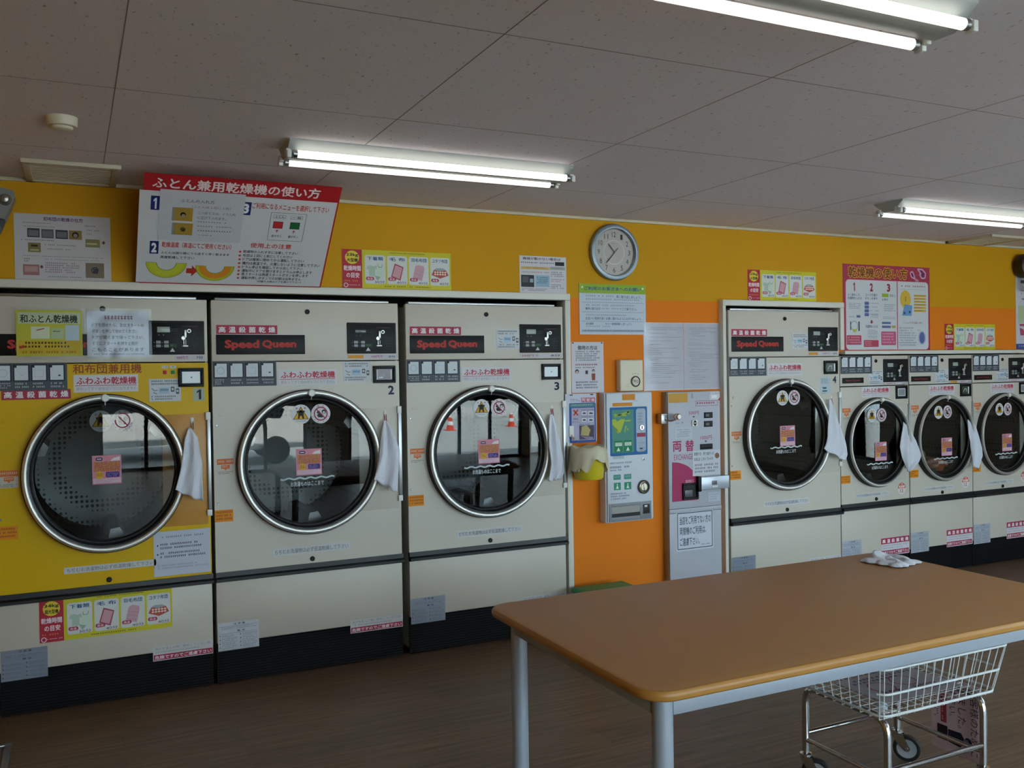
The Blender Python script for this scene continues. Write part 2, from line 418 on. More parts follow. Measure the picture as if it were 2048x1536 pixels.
# ------------------------------------------------------------------ the street outside the windows
struct('ground', B().box(-30, 40, -60, 12, -.25, -.12, mat('asphalt', '#a3a4a2', .85, vary=.12, vscale=.8)))
b = B()
for k in range(9):
    x = -8+k*3.02; b.box(x, x+3, -22, -21.6, -.12, .45, mat('concrete', '#c3c5c4', .8, vary=.06), .03)
tag(obj('concrete_barrier', b), 'row of pale concrete barriers along the far side of the street', 'barrier')
def cone(x, y):
    o = thing('traffic_cone', 'orange traffic cone with white bands on the street outside', 'traffic cone', (x, y, -.12), 'traffic cones on the street outside')
    OR = mat('cone_orange', '#e0401c', .5); WH = mat('cone_white', '#e8e8e8', .5)
    obj('base', B().box(-.19, .19, -.19, .19, 0, .03, OR, .01), o)
    obj('body', B().lathe([(.14, .03), (.112, .2), (.085, .33), (.06, .47), (.03, .68), (.001, .7)], (0, 0, 0), OR, 24, 'Z', [OR, WH, OR, WH, OR]), o)
cone(6.6, -15.5); cone(9.4, -15.8); cone(11.8, -15.2)
def car(x, y):
    o = thing('car', 'white car parked outside the shop window', 'car', (x, y, -.12))
    CW = mat('car_white', '#f0f0ee', .25, spec=.6); CG = mat('car_glass', '#151a1e', .1)
    prof = [(-1.9, .3), (-1.95, .75), (-1.7, .95), (-1.1, 1.02), (-.55, 1.45), (.9, 1.5), (1.6, 1.25), (1.85, .9), (1.9, .35)]
    b = B(); b.prism(prof, 'Y', -.78, .78, CW); obj('bodywork', b, o)
    for s in (-1, 1):
        b = B(); b.prism([(-.95, 1.03), (-.5, 1.38), (.85, 1.42), (1.4, 1.18), (1.3, 1.0)], 'Y', s*.785-.004, s*.785+.004, CG); obj('side_window', b, o)
        for wx in (-1.2, 1.2): obj('wheel', B().lathe([(.01, -.09), (.2, -.09), (.3, -.08), (.31, 0), (.3, .08), (.2, .09), (.01, .09)], (wx, s*.72, .31), RUBBER, 28), o)
car(.6, -9.6)
# ------------------------------------------------------------------ printed stickers on the dryers
WT, RED, NAVY, GREY = '#d4d5d8', '#b0283c', '#1c2a6e', '#50565e'
def s_banner(par, x0, z0, x1, z1, red='#a8304a'):
    s = Sheet(x0, z0, x1, z1, 0, .001, red); n = 6
    for i, ch in enumerate('高温殺菌乾燥'):
        s.text('#e6dfe2', ch, .035+i*.163, .17, .035+i*.163+.115, .84, .03)
    return s.build('banner_sticker', par)
def s_fuwa(par, x0, z0, x1, z1):
    s = Sheet(x0, z0, x1, z1, 0, .001, '#d0cfd4')
    s.text('#b8243c', 'ふわふわ乾燥機', .04, .12, .97, .56, .022).rect('#b8243c', .02, .60, .97, .63)
    s.text('#8c8a92', '終わってすぐ出せばシワになりません', .04, .70, .97, .90, .0)
    return s.build('name_sticker', par)
def s_instr(par, x0, z0, x1, z1):
    s = Sheet(x0, z0, x1, z1, 0, .0015, '#4c535b')
    for i in range(4):
        u = .035+i*.243; s.rect('#20262e', u-.02, .04, u+.205, .66, 1)
        s.poly('#ccd3da', [(u, .62), (u+.185, .62), (u+.185, .08), (u+.03, .08), (u+.03, .16), (u, .16)], 2)
        if i == 0: s.ring('#9aa3ac', u+.09, .36, .016, .018, 3)
        if i == 1: s.line('#a8b0b8', [(u+.03, .25), (u+.1, .45), (u+.15, .35)], .0015, 3)
        if i == 2: s.frame('#a8b0b8', u+.03, .25, u+.15, .5, .0015, 3)
        if i == 3: s.rect('#39424c', u+.11, .43, u+.145, .48, 3)
        s.micro('#c3c8ce', u, .70, u+.19, .94, 3 if i == 0 else 2, 8, 3)
    return s.build('instruction_plate', par)
def s_mochi(par, x0, z0, x1, z1):
    s = Sheet(x0, z0, x1, z1, 0, .001, '#c9cacb')
    s.text('#77757f', 'ちぢむお洗濯物は必ず低温乾燥して下さい', .03, .18, .97, .82, .006)
    return s.build('caution_strip', par)
def s_notice(par, x0, z0, x1, z1, name='usage_notice'):
    s = Sheet(x0, z0, x1, z1, 0, .001, '#c8ccd2')
    s.micro('#3a3d48', .06, .05, .94, .3, 2, 17).rect('#a9bfd2', .3, .38, .62, .66).rect('#7f9bb2', .34, .44, .6, .54, 2)
    s.line('#555c66', [(.08, .42), (.16, .52), (.26, .5)], .003).line('#555c66', [(.12, .6), (.24, .66)], .003)
    s.rect('#49525c', .68, .36, .79, .58).rect('#c8ccd2', .705, .41, .765, .52, 2).rect('#49525c', .84, .44, .94, .68).rect('#c8ccd2', .86, .5, .92, .6, 2)
    s.micro('#3a3d48', .06, .74, .94, .96, 2, 17)
    return s.build(name, par)
def s_caut(par, x0, z0, x1, z1, base):
    s = Sheet(x0, z0, x1, z1, 0, .001, base)
    d = '#3a3f4c'; s.text(d, '注 意 書', .38, .03, .66, .1, .01)
    s.rect('#8a90a0', .03, .13, .97, .145); s.micro('#6a7080', .08, .16, .94, .26, 2, 40); s.text(d, '警 告', .46, .29, .66, .36, .01)
    s.rect('#8a90a0', .03, .385, .97, .4)
    for c in (.03, .53):
        for r in range(4):
            v = .43+r*.14; s.poly(d, [(c, v+.05), (c+.035, v+.05), (c+.018, v)], 2); s.micro('#6a7080', c+.06, v, c+.43, v+.1, 2, 18)
            s.rect('#8a90a0', c, v+.115, c+.44, v+.125, 2)
    return s.build('caution_label', par)
def s_refuse(par, x0, z0, x1, z1):
    s = Sheet(x0, z0, x1, z1, 0, .001, '#c9c8cc')
    s.text('#8f8d96', '油分を含んだ物、脱水していない物', .03, .08, .95, .27, 0); s.micro('#9c9aa4', .04, .33, .8, .52, 1, 22)
    s.rect('#a82a4a', .012, .58, .988, .95).text('#eadfe4', '危険ですのでご遠慮下さい', .03, .64, .97, .90, .02)
    return s.build('refusal_sticker', par)
def s_refuse2(par, x0, z0, x1, z1):
    s = Sheet(x0, z0, x1, z1, 0, .001, '#d2cdd4')
    s.rect('#a02444', 0, 0, 1, .33)
    for i, ch in enumerate('高温殺菌乾燥'): s.text('#eadfe4', ch, .04+i*.162, .06, .155+i*.162, .28, .03)
    s.micro('#9c9aa4', .04, .38, .96, .66, 2, 26)
    s.rect('#a02444', .01, .70, .98, .96).text('#eadfe4', '危険ですのでご遠慮下さい', .03, .74, .96, .92, .015)
    return s.build('refusal_sticker', par)
def s_arrow(par, x0, z0, x1, z1):
    s = Sheet(x0, z0, x1, z1, 0, .0008, basemat=BODY); o = '#d0713c'
    s.rect(o, 0, 0, 1, .36).micro('#e9c9b6', .04, .08, .96, .3, 1, 9).rect(o, .24, .4, .76, .62).poly(o, [(.4, .62), (.6, .62), (.5, .74)])
    s.micro('#e9c9b6', .28, .43, .72, .58, 1, 4).micro('#55504a', .04, .78, .96, .98, 2, 12)
    return s.build('filter_sticker', par)
def s_orange(par, x0, z0, x1, z1):
    s = Sheet(x0, z0, x1, z1, 0, .001, '#e08a14')
    s.micro('#8a4a10', .05, .08, .95, .92, 3, 12); return s.build('orange_sticker', par)
def s_cap(par, cx, cz, r, num, hue='#c2492c'):
    s = Sheet(cx-r, cz-r, cx+r, cz+r, 0, .001)
    s.disc('#d6d2d2', .5, .5, r, 1, seg=40)
    pts = [(.5+.47*math.cos(a), .5-.47*math.sin(a)) for a in [PI*k/20 for k in range(21)]]
    s.poly(hue, pts, 2).text('#ead9d4', '乾燥機', .14, .24, .86, .47, .03).text('#ead9d4', '大型', .34, .09, .66, .2, .02)
    s.text('#b8433a', num, .3, .57, .68, .85, .02)
    return s.build('capacity_sticker', par, base=False)
def s_price(par, x0, z0, x1, z1, mins, orange=True):
    s = Sheet(x0, z0, x1, z1, 0, .001, '#c5c3cc')
    if orange: s.rect('#d08d20', .01, .06, .32, .96)
    s.text('#a03050', '100円で', .48 if orange else .05, .15, .72 if orange else .45, .88, .01)
    s.text('#4a4858', mins, .84 if orange else .74, .15, .98, .88, .02)
    return s.build('price_label', par)
def s_number(par, x0, z0, x1, z1, n, back=False):
    s = Sheet(x0, z0, x1, z1, 0, .0005)
    if back: s.rect('#a9b09c', -.35, -.15, 1.3, 1.15, 1)
    s.text('#16223c', n, 0, 0, 1, 1, .035, 2)
    return s.build('machine_number', par, base=False)
def s_coin(par, x0, z0, x1, z1, pale_face=True):
    def mk():
        b = B(); b.box(x0, x1, -.006, 0, z0, z1, BLACKP, .003)
        return b.mesh('coin_panel')
    o = obj('coin_panel', mk(), par)
    W, H = x1-x0, z1-z0; X = lambda u: x0+u*W; Z = lambda v: z1-v*H
    s = Sheet(x0, z0, x1, z1, -.006, .0, step=.0004)
    s.frame('#2c3036', .035, .05, .965, .95, .0015, 1); s.rect('#3a1c22', .6, .14, .88, .18, 1)
    s.frame('#30343a', .745, .44, .95, .93, .0015, 1); s.micro('#3c4248', .78, .48, .93, .9, 5, 5, 1)
    s.rect('#24442e', .37, .68, .5, .79, 1); s.micro('#5f8a6c', .38, .7, .5, .77, 1, 4, 2)
    for q in (.185, .265): s.disc('#70757a', q, .42, .003, 1)
    s.micro('#50545a', .3, .22, .55, .34, 2, 8, 1)
    for q in range(4): s.disc('#8a8f94', .1+.14*(q % 2), .64+.11*(q//2), .0022, 1)
    s.build('lettering', o, base=False)
    b = B(); b.box(X(.155), X(.38), -.0085, -.005, Z(.345), Z(.18), mat('display_lit', '#9aa39a', .25) if pale_face else mat('display_off', '#22262a', .2), .001); obj('display', b, o)
    for q in range(4):
        u, v = .13+.14*(q % 2), .59+.11*(q//2)
        b = B(); b.box(X(u), X(u+.083), -.0095, -.005, Z(v+.085), Z(v), mat('grey_button', '#8f9498', .4), .0015)
        obj('course_button', b, o)
    b = B(); b.prism([(X(.37), Z(.915)), (X(.465), Z(.915)), (X(.418), Z(.8))], 'Y', -.009, -.005, mat('pale_button', '#b9bcc0', .4)); obj('start_button', b, o)
    b = B(); b.box(X(.63), X(.672), -.016, -.005, Z(.5), Z(.27), CHROME, .002); b.lathe([(.0001, -.013), (.009, -.013), (.011, -.011), (.011, -.005)], (X(.616), 0, Z(.51)), CHROME, 20)
    b.box(X(.613), X(.63), -.011, -.005, Z(.72), Z(.55), CHROME, .001); b.box(X(.653), X(.664), -.011, -.005, Z(.72), Z(.55), CHROME, .001)
    b.box(X(.59), X(.70), -.011, -.005, Z(.765), Z(.725), CHROME, .001); obj('coin_slot', b, o)
    b = B(); b.lathe([(.0095, -.006), (.0095, -.012), (.006, -.012), (.006, -.006)], (X(.722), 0, Z(.3)), CHROME, 20); obj('coin_return', b, o)
def s_reflection(par, x0, z0, x1, z1, kind):  # panel colours stand in for reflections on a glossy cover
    b = B(); W, H = x1-x0, z1-z0; t = .012
    for a in ((x0, x1, z0, z0+t), (x0, x1, z1-t, z1), (x0, x0+t, z0+t, z1-t), (x1-t, x1, z0+t, z1-t)): b.box(a[0], a[1], -.012, 0, a[2], a[3], BLACKP, .0015)
    b.box(x0+t, x1-t, -.003, 0, z0+t, z1-t, BLACKP); o = obj('cover_frame', b, par)
    face = {'pale_face': mat('reflection_pale', '#cfd6da', .25), 'red': mat('reflection_red', '#4a2226', .2), 'green': mat('reflection_green', '#3a4a38', .2), 'grey': mat('reflection_grey', '#8a8f94', .25)}[kind]
    q = .018; s = Sheet(x0+q, z0+q, x1-q, z1-q, -.003, .002, basemat=face)
    if kind == 'pale_face': s.disc('#5a6066', .52, .5, .004)
    elif kind == 'red': s.rect('#d6dadd', .02, .05, .08, .98).rect('#d6dadd', .9, .05, .97, .98).rect('#d6dadd', .12, .72, .42, .84).text('#c9cccf', '0', .45, .4, .52, .66, .01)
    elif kind == 'green': s.rect('#d6dadd', .84, .05, .98, .98).line('#c9cfc9', [(.2, .75), (.35, .35), (.6, .3), (.6, .7)], .004)
    else: s.frame('#d6dadd', .05, .05, .95, .95, .005)
    s.build('reflection_panel', o)

def wear_body(b, x0, x1, z0, z1, m): b.box(x0, x1, 0, .02, z0, z1, m, .004)

def warning_discs(par, xa, xb, z, r, y):
    s = Sheet(xa-r, z-r, xa+r, z+r, y, .001); s.disc('#cfd2d4', .5, .5, r, 1, seg=36)
    s.poly('#2a2418', [(.1, .76), (.9, .76), (.5, .1)], 2).poly('#d9a21c', [(.15, .735), (.85, .735), (.5, .16)], 3)
    k = '#1c1712'
    s.poly(k, [(.3, .4), (.68, .4), (.72, .32), (.28, .32)], 4).rect(k, .36, .4, .64, .58, 4).poly(k, [(.36, .58), (.46, .58), (.42, .72), (.34, .72)], 4).poly(k, [(.54, .58), (.64, .58), (.67, .72), (.58, .72)], 4).disc(k, .5, .34, .13*r, 4)
    s.text('#a83a34', '危', .24, .14, .34, .24, .02, 4).text('#a83a34', '険', .66, .14, .76, .24, .02, 4).micro('#6a6c8a', .26, .82, .76, .9, 1, 9, 4)
    s.build('warning_sticker', par, base=False)
    s = Sheet(xb-r, z-r, xb+r, z+r, y, .001); s.disc('#d2cdd2', .5, .5, r, 1, seg=36)
    s.disc(k, .38, .42, .16*r, 2).poly(k, [(.3, .55), (.5, .45), (.66, .62), (.58, .7), (.36, .68)], 2).disc(k, .66, .4, .22*r, 2).disc('#d2cdd2', .66, .43, .12*r, 3)
    s.ring('#8e2a44', .5, .5, .6*r, .72*r, 4).line('#8e2a44', [(.28, .26), (.72, .74)], .11*r, 4)
    s.text('#8e2a44', '禁', .32, .06, .42, .14, .02, 4).text('#8e2a44', '止', .58, .06, .68, .14, .02, 4)
    for a in (200, 225, 250, 290, 315, 340): s.disc('#8a6a86', .5+.43*math.cos(math.radians(a)), .5-.43*math.sin(math.radians(a)), .05*r, 4)
    s.build('no_climbing_sticker', par, base=False)
def pink_sticker(par, x0, z0, x1, z1, y):
    s = Sheet(x0, z0, x1, z1, y, .001, '#c98596')
    s.rect('#d6b4c4', .03, .8, .97, .96, 1).rect('#b8665c', .05, .22, .95, .56, 1)
    s.rrect('#2a2350', .12, .07, .36, .18, .006, 2).rect('#e6e0e6', .16, .11, .32, .14, 3).poly('#dcd6da', [(.62, .2), (.95, .2), (.95, .06), (.74, .1)], 2)
    for h, g, l in (('#2c1c10', .05, 3), ('#d8a548', .012, 4)):
        s.text(h, 'ドラムの中を', .07, .22, .93, .38, g, l).text(h, '拭いて下さい', .07, .40, .93, .56, g, l)
    s.disc('#d0a032', .25, .68, .11*(x1-x0)*1.25, 3).micro('#4a3a10', .14, .62, .36, .74, 2, 4, 4).rrect('#3c2a7a', .46, .58, .93, .77, .005, 3).micro('#a99ac8', .5, .61, .9, .75, 3, 8, 4)
    s.micro('#b090a4', .08, .83, .92, .94, 2, 14, 4)
    s.build('drum_sticker', par)
def fill_line(par, x0, z0, x1, z1, y):
    s = Sheet(x0, z0, x1, z1, y, .0006); c = '#b9c6c8'
    n = 36; s.line(c, [(k/n, .2+.07*math.sin(k/n*2*PI*5)) for k in range(n+1)], .0085, 1)
    s.text('#c9d2d4', 'お洗濯ものはここまで', .18, .5, .8, .98, .012, 1)
    s.build('fill_line_sticker', par, base=False)

def door_parts(root, cx, cz, Ro, tilt=(0, 0)):
    k = Ro/.37
    def side():
        b = B(); b.lathe([(.37*k, .004), (.37*k, -.038), (.364*k, -.044), (.352*k, -.046)], (cx, 0, cz), RUBBER, 72); return b.mesh('door')
    d = obj('door', shared(('door', cx, cz, Ro), side), root)
    def ring():
        b = B(); b.lathe([(.366*k, -.043), (.3635*k, -.051), (.358*k, -.0555), (.3485*k, -.0555), (.344*k, -.052), (.341*k, -.046)], (cx, 0, cz), CHROME, 72); return b.mesh('door_ring')
    obj('door_ring', shared(('ring', cx, cz, Ro), ring), d)
    def gasket():
        b = B(); b.lathe([(.342*k, -.047), (.334*k, -.045), (.326*k, -.026), (.321*k, -.024), (.319*k, -.027), (.317*k, -.024), (.314*k, -.012), (.312*k, .03)], (cx, 0, cz), RUBBER, 72, mats=[STRIPM, RUBBER, RUBBER, STEEL, STEEL, RUBBER, RUBBER]); return b.mesh('gasket')
    obj('gasket', shared(('gasket', cx, cz, Ro), gasket), d)
    b = B(); r = .3155*k
    def surf(i, j):
        a, q = i*2*PI, j*r; return Vector((q*math.cos(a), -.0005+.004*(q/r)**2+q*math.cos(a)*tilt[0]+q*math.sin(a)*tilt[1], q*math.sin(a)))
    vs = [[b.bm.verts.new(surf(i/48, (j+1)/10)) for i in range(48)] for j in range(10)]; c0 = b.bm.verts.new(surf(0, 0))
    for i in range(48):
        b.bm.faces.new((c0, vs[0][i], vs[0][(i+1) % 48]))
        for j in range(9): b.bm.faces.new((vs[j][i], vs[j+1][i], vs[j+1][(i+1) % 48], vs[j][(i+1) % 48]))
    b._set(b.bm.faces, GLASS)
    obj('door_glass', b, d, loc=(cx, -.018, cz))
    def catch():
        b = B(); b.lathe([(.0001, -.07), (.014*k, -.07), (.018*k, -.066), (.018*k, -.05)], (cx, 0, cz+.352*k), WHITEP, 20)
        b.tube([(cx, -.062, cz+.336*k), (cx, -.05, cz+.318*k)], .002, WHITEP, 6); return b.mesh('door_catch')
    obj('door_catch', shared(('catch', cx, cz, Ro), catch), d)
    def drum():
        b = B(); rr = .36*k; b.lathe([(.318*k, .02), (.32*k, .06), (rr, .09), (rr, .62), (rr*.96, .66), (.16*k, .70), (.0001, .70)], (0, 0, 0), DRUM, 56); return b.mesh('drum', fixn=True)
    o = obj('drum', shared(('drum', Ro), drum), root, loc=(cx, 0, cz))
    for q in range(3):
        a = math.radians(-82+120*q)
        def baf():
            b = B(); b.prism([(-.055*k, -.36*k), (.055*k, -.36*k), (.022*k, -.28*k), (-.022*k, -.28*k)], 'Y', .1, .6, STEEL); return b.mesh('baffle')
        p = obj('baffle', shared(('baf', Ro), baf), o); p.rotation_euler = (0, -a-PI/2, 0)
    return d

def keyhole(root, name, x, z):
    b = B(); b.lathe([(.0001, -.004), (.006, -.004), (.0065, -.007), (.012, -.006), (.013, 0)], (x, 0, z), BLACKP, 20, mats=[DARKIN, DARKIN, BLACKP, BLACKP]); obj(name, b, root)
def kick(root, x0, x1, z1):
    b = B(); n = 14; pts = [(.035, 0)]
    for i in range(n): z = .008+i*(z1-.012)/n; dz = (z1-.012)/n; pts += [(.012, z), (.012, z+dz*.6), (.016, z+dz*.7), (.016, z+dz*.95)]
    pts += [(.012, z1), (.035, z1)]
    b.prism([(p, q) for p, q in pts], 'X', x0, x1, KICK); obj('kick_plate', b, root)
def strip(root, x0, x1, z0, z1):
    b = B(); zz = z1-z0
    b.prism([(0, z0), (-.018, z0+.002), (-.026, z0+zz*.16), (-.026, z0+zz*.38), (-.018, z0+zz*.48), (-.007, z0+zz*.52), (-.005, z1), (.01, z1), (.01, z0)], 'X', x0, x1, STRIPM); obj('trim_strip', b, root)
def shell(root, x0, x1, ztop, yb=.85):
    b = B(); t = .012
    b.box(x0, x0+t, .02, yb, .02, ztop, BODYSIDE); b.box(x1-t, x1, .02, yb, .02, ztop, BODYSIDE)
    b.box(x0, x1, yb-t, yb, .02, ztop, BODYSIDE); b.box(x0, x1, .03, yb, ztop-t, ztop, BODYSIDE); b.box(x0, x1, .035, yb, .02, .02+t, BODYSIDE)
    obj('cabinet', b, root)
def hook(root, x, z, m):
    b = B(); b.box(x-.008, x+.008, -.006, 0, z-.012, z+.014, WHITEP, .002)
    b.tube([(x-.005, -.006, z-.004), (x-.005, -.010, z-.03), (x-.004, -.018, z-.042), (x, -.022, z-.044), (x+.004, -.018, z-.042), (x+.005, -.010, z-.03), (x+.005, -.006, z-.004)], .0022, m, 6)
    obj('towel_hook', b, root)
REDP = mat('red_plastic', '#a8323c', .4)

def dryer_large(x0, sx, label, num, o):
    root = thing('tumble_dryer', label, 'dryer', (x0, 0, 0)); root.scale = (sx, 1, 1)
    a, c = .006, .968
    shell(root, a, c, 1.895)
    up = o.get('panelmat', BODY)
    b = B(); wear_body(b, a, c, 1.597, 1.899, BODY); obj('control_panel', b, root)
    b = B(); b.holepanel(a, c, .556, 1.592, .4805, 1.08, .335, 0, .02, up); obj('front_panel', b, root)
    b = B(); wear_body(b, a, c, .204, .51, BODY); obj('lower_panel', b, root)
    b = B(); b.box(a+.02, c-.05, .006, .05, 1.9, 1.912, STEEL, .002); obj('top_rail', b, root)
    strip(root, a, c+.006, .508, .556); kick(root, a, c, .202)
    b = B(); b.box(.74, .955, -.003, .002, .803, 1.343, OCHRE if num == '1' else BODY, .001); obj('hinge_panel', b, root)
    b = B(); b.box(.955, .973, -.014, .001, .872, 1.337, STEEL, .002); b.box(.95, .974, -.016, .001, 1.312, 1.35, WHITEP, .002); b.box(.95, .974, -.016, .001, .842, .872, WHITEP, .002); obj('hinge', b, root)
    for (sx_, sz_) in ((.024, 1.282), (.024, .895), (.962, 1.29)):
        b = B(); b.lathe([(.0001, -.003), (.004, -.003), (.006, 0)], (sx_, 0, sz_), STEEL, 12); obj('screw', b, root)
    b = B(); b.box(.035, .064, -.002, .001, 1.327, 1.343, up, .001); obj('latch_plate', b, root)
    keyhole(root, 'top_lock', .4805, 1.848); keyhole(root, 'bottom_lock', .484, .578)
    b = B(); b.box(.028, .465, -.005, 0, 1.631, 1.729, BLACKP, .002); n = obj('nameplate', b, root)
    s = Sheet(.028, 1.631, .465, 1.729, -.005, 0); s.text('#b4302a', 'Speed', .09, .26, .475, .80, .05, 1); s.text('#b4302a', 'Queen', .505, .26, .90, .72, .05, 1); s.build('lettering', n, base=False)
    if num == '1': s_banner(root, .038, 1.432, .332, 1.477)
    else: s_banner(root, .030, 1.732, .327, 1.777)
    s_coin(root, .686, 1.632, .953, 1.795, num != '2')
    s_price(root, *((.812, 1.607, .948, 1.628) if num == '1' else (.688, 1.607, .954, 1.625)), o['mins'], num in '24')
    s_instr(root, .008, 1.473, .318, 1.596)
    if num == '1':
        s_fuwa(root, .345, 1.459, .635, 1.540)
        s = Sheet(.342, 1.545, .652, 1.591, 0, .0005); s.text('#9a4a18', '和布団兼用機', 0, 0, 1, 1, .02, 1); s.build('model_lettering', root, base=False)
        for q, h in ((0, '#b8302a'), (1, '#1f7a3a')):
            b = B(); b.box(.752+q*.038, .768+q*.038, -.008, 0, 1.539, 1.556, ink(h), .002); obj('select_button', b, root, ('red', 'green')[q]+' selection button')
            s = Sheet(.746+q*.038, 1.566, .776+q*.038, 1.579, 0, .0008, '#c9c6c0'); s.micro(h, .1, .15, .9, .85, 1, 4); s.build('button_label', root)
    else: s_fuwa(root, .328, 1.472, .628, 1.553)
    if 'notice' in o: s_notice(root, *o['notice'])
    if num == '4':
        s = Sheet(.789, 1.334, .885, 1.454, 0, .001, '#b4c3cc'); s.micro('#5c6a78', .08, .06, .92, .36, 4, 9).poly('#3c5a70', [(.2, .56), (.65, .56), (.55, .66), (.28, .66)], 2).rect('#3c5a70', .2, .74, .66, .82, 2).micro('#5c6a78', .08, .88, .6, .97, 1, 6); s.build('pale_blue_notice', root)
    s_reflection(root, .823, 1.475, .946, 1.567, o['reflection'])
    s_number(root, .905, 1.413, .939, 1.461, num, num == '1')
    s_arrow(root, .021, 1.037, .101, 1.116); s_orange(root, .006, .805, .094, .864)
    s_cap(root, .884, .872, .05, '34' if num == '1' else '23'); s_mochi(root, *((.285, .623, .70, .653) if num == '1' else (.281, .609, .684, .646)))
    s_caut(root, .010, .166, .207, .304, o.get('caut', '#b4bac4')); s_refuse(root, .677, .163, .966, .232)
    hook(root, .885, 1.312, STEEL if num == '1' else REDP)
    d = door_parts(root, .4805, 1.08, .37, o['tilt'])
    xa, xb = o['discs']; warning_discs(d, xa, xb, 1.324, .05, -.021)
    px = o['pink']; pink_sticker(d, px[0], px[1], px[0]+.131, px[1]+.134, -.02)
    if num != '1': fill_line(d, .325, .956, .60, 1.008, -.021)
    return root

D1 = dryer_large(-.937, .955, 'large dryer with yellow front panel and two taped notices, leftmost of the row', '1',
                 dict(panelmat=YELLOW, mins='7分', notice=(.685, 1.408, .835, 1.516), reflection='pale_face', tilt=(.004, -.03), discs=(.46, .558), pink=(.418, 1.03), caut='#7f8796'))
D2 = dryer_large(0., 1., 'large off-white dryer marked 2, between the yellow dryer and dryer 3', '2',
                 dict(mins='8分', notice=(.663, 1.484, .812, 1.59), reflection='red', tilt=(.0, -.02), discs=(.433, .535), pink=(.405, 1.012), caut='#c3c7cf'))
D3 = dryer_large(1.003, 1.005, 'large off-white dryer marked 3, right of dryer 2 and next to the orange wall', '3',
                 dict(mins='8分', notice=(.541, 1.654, .687, 1.765), reflection='pale_face', tilt=(-.006, -.02), discs=(.433, .541), pink=(.41, 1.014), caut='#8f98a6'))
D4 = dryer_large(3.183, .988, 'large off-white dryer marked 4, standing alone right of the change machine', '4',
                 dict(mins='8分', notice=(.545, 1.651, .685, 1.752), reflection='green', tilt=(.01, -.015), discs=(.434, .536), pink=(.41, 1.005), caut='#7f8796'))
# taped notices on the yellow dryer
s = Sheet(.105, 1.628, .388, 1.838, -.0065, .001, '#c9c43c')
s.rect('#c8cfae', .03, .05, .97, .3, 1).text('#1c2016', '和ふとん乾燥機', .06, .1, .93, .28, .02).rect('#d9dcc0', .22, .36, .5, .62, 1).rect('#b9c49a', .52, .4, .72, .62, 1).rect('#c3cfd6', .74, .32, .95, .66, 1)
s.line('#a83a2a', [(.3, .44), (.42, .4)], .004).line('#3a7a3a', [(.55, .46), (.66, .46)], .004).rect('#d2b21c', .03, .66, .97, .95, 1).micro('#3a3420', .12, .68, .9, .84, 2, 16).micro('#b0601a', .08, .88, .94, .96, 1, 22).poly('#c0392b', [(.04, .78), (.12, .76), (.12, .82), (.04, .84)], 2)
n1 = s.build('taped_notice', D1, 'yellow notice taped on the upper left of the machine')
s = Sheet(.408, 1.624, .688, 1.836, -.0065, .001, '#c3c6ce'); s.micro('#a84a68', .22, .08, .9, .2, 1, 13, fill=.8)
for q, t in enumerate(('ドアを閉めたら、次はスタートの', 'ボタンを押して始めてください', 'ドアが開くまで待って下さい。', 'すぐにスタートを押すと熱が', 'こもることがあります')): s.text('#3e404c', t, .08, .26+q*.135, .92-.1*(q % 2), .345+q*.135, .008)
s.micro('#6a6c78', .1, .92, .95, .98, 1, 34)
n2 = s.build('taped_notice', D1, 'white notice taped on the upper middle of the machine')
for (x0, x1), n in (((.085, .402), n1), ((.398, .702), n2)):
    b = B()
    rr = random.Random(int(x0*1000))
    nz = [[rr.uniform(-.0014, .0014) for _ in range(13)] for _ in range(10)]
    b.grid(lambda u, v: Vector((x0+u*(x1-x0), -.0105+nz[int(round(v*9))][int(round(u*12))], 1.612+v*.238)), 12, 9, PLASTIC); obj('clear_tape', b, n)
s = Sheet(.69, .567, .962, .782, 0, .001, '#bdc3d2'); s.micro('#7a8296', .14, .1, .92, .17, 1, 22)
for q in (0, 1): s.disc('#3c4254', .07, .31+.2*q, .004).micro('#4a5064', .11, .26+.2*q, .95, .42+.2*q, 2, 24)
s.micro('#98a0b2', .06, .74, .96, .86, 2, 40); s.build('paper_notice', D1, 'white paper notice at the lower right of the door')

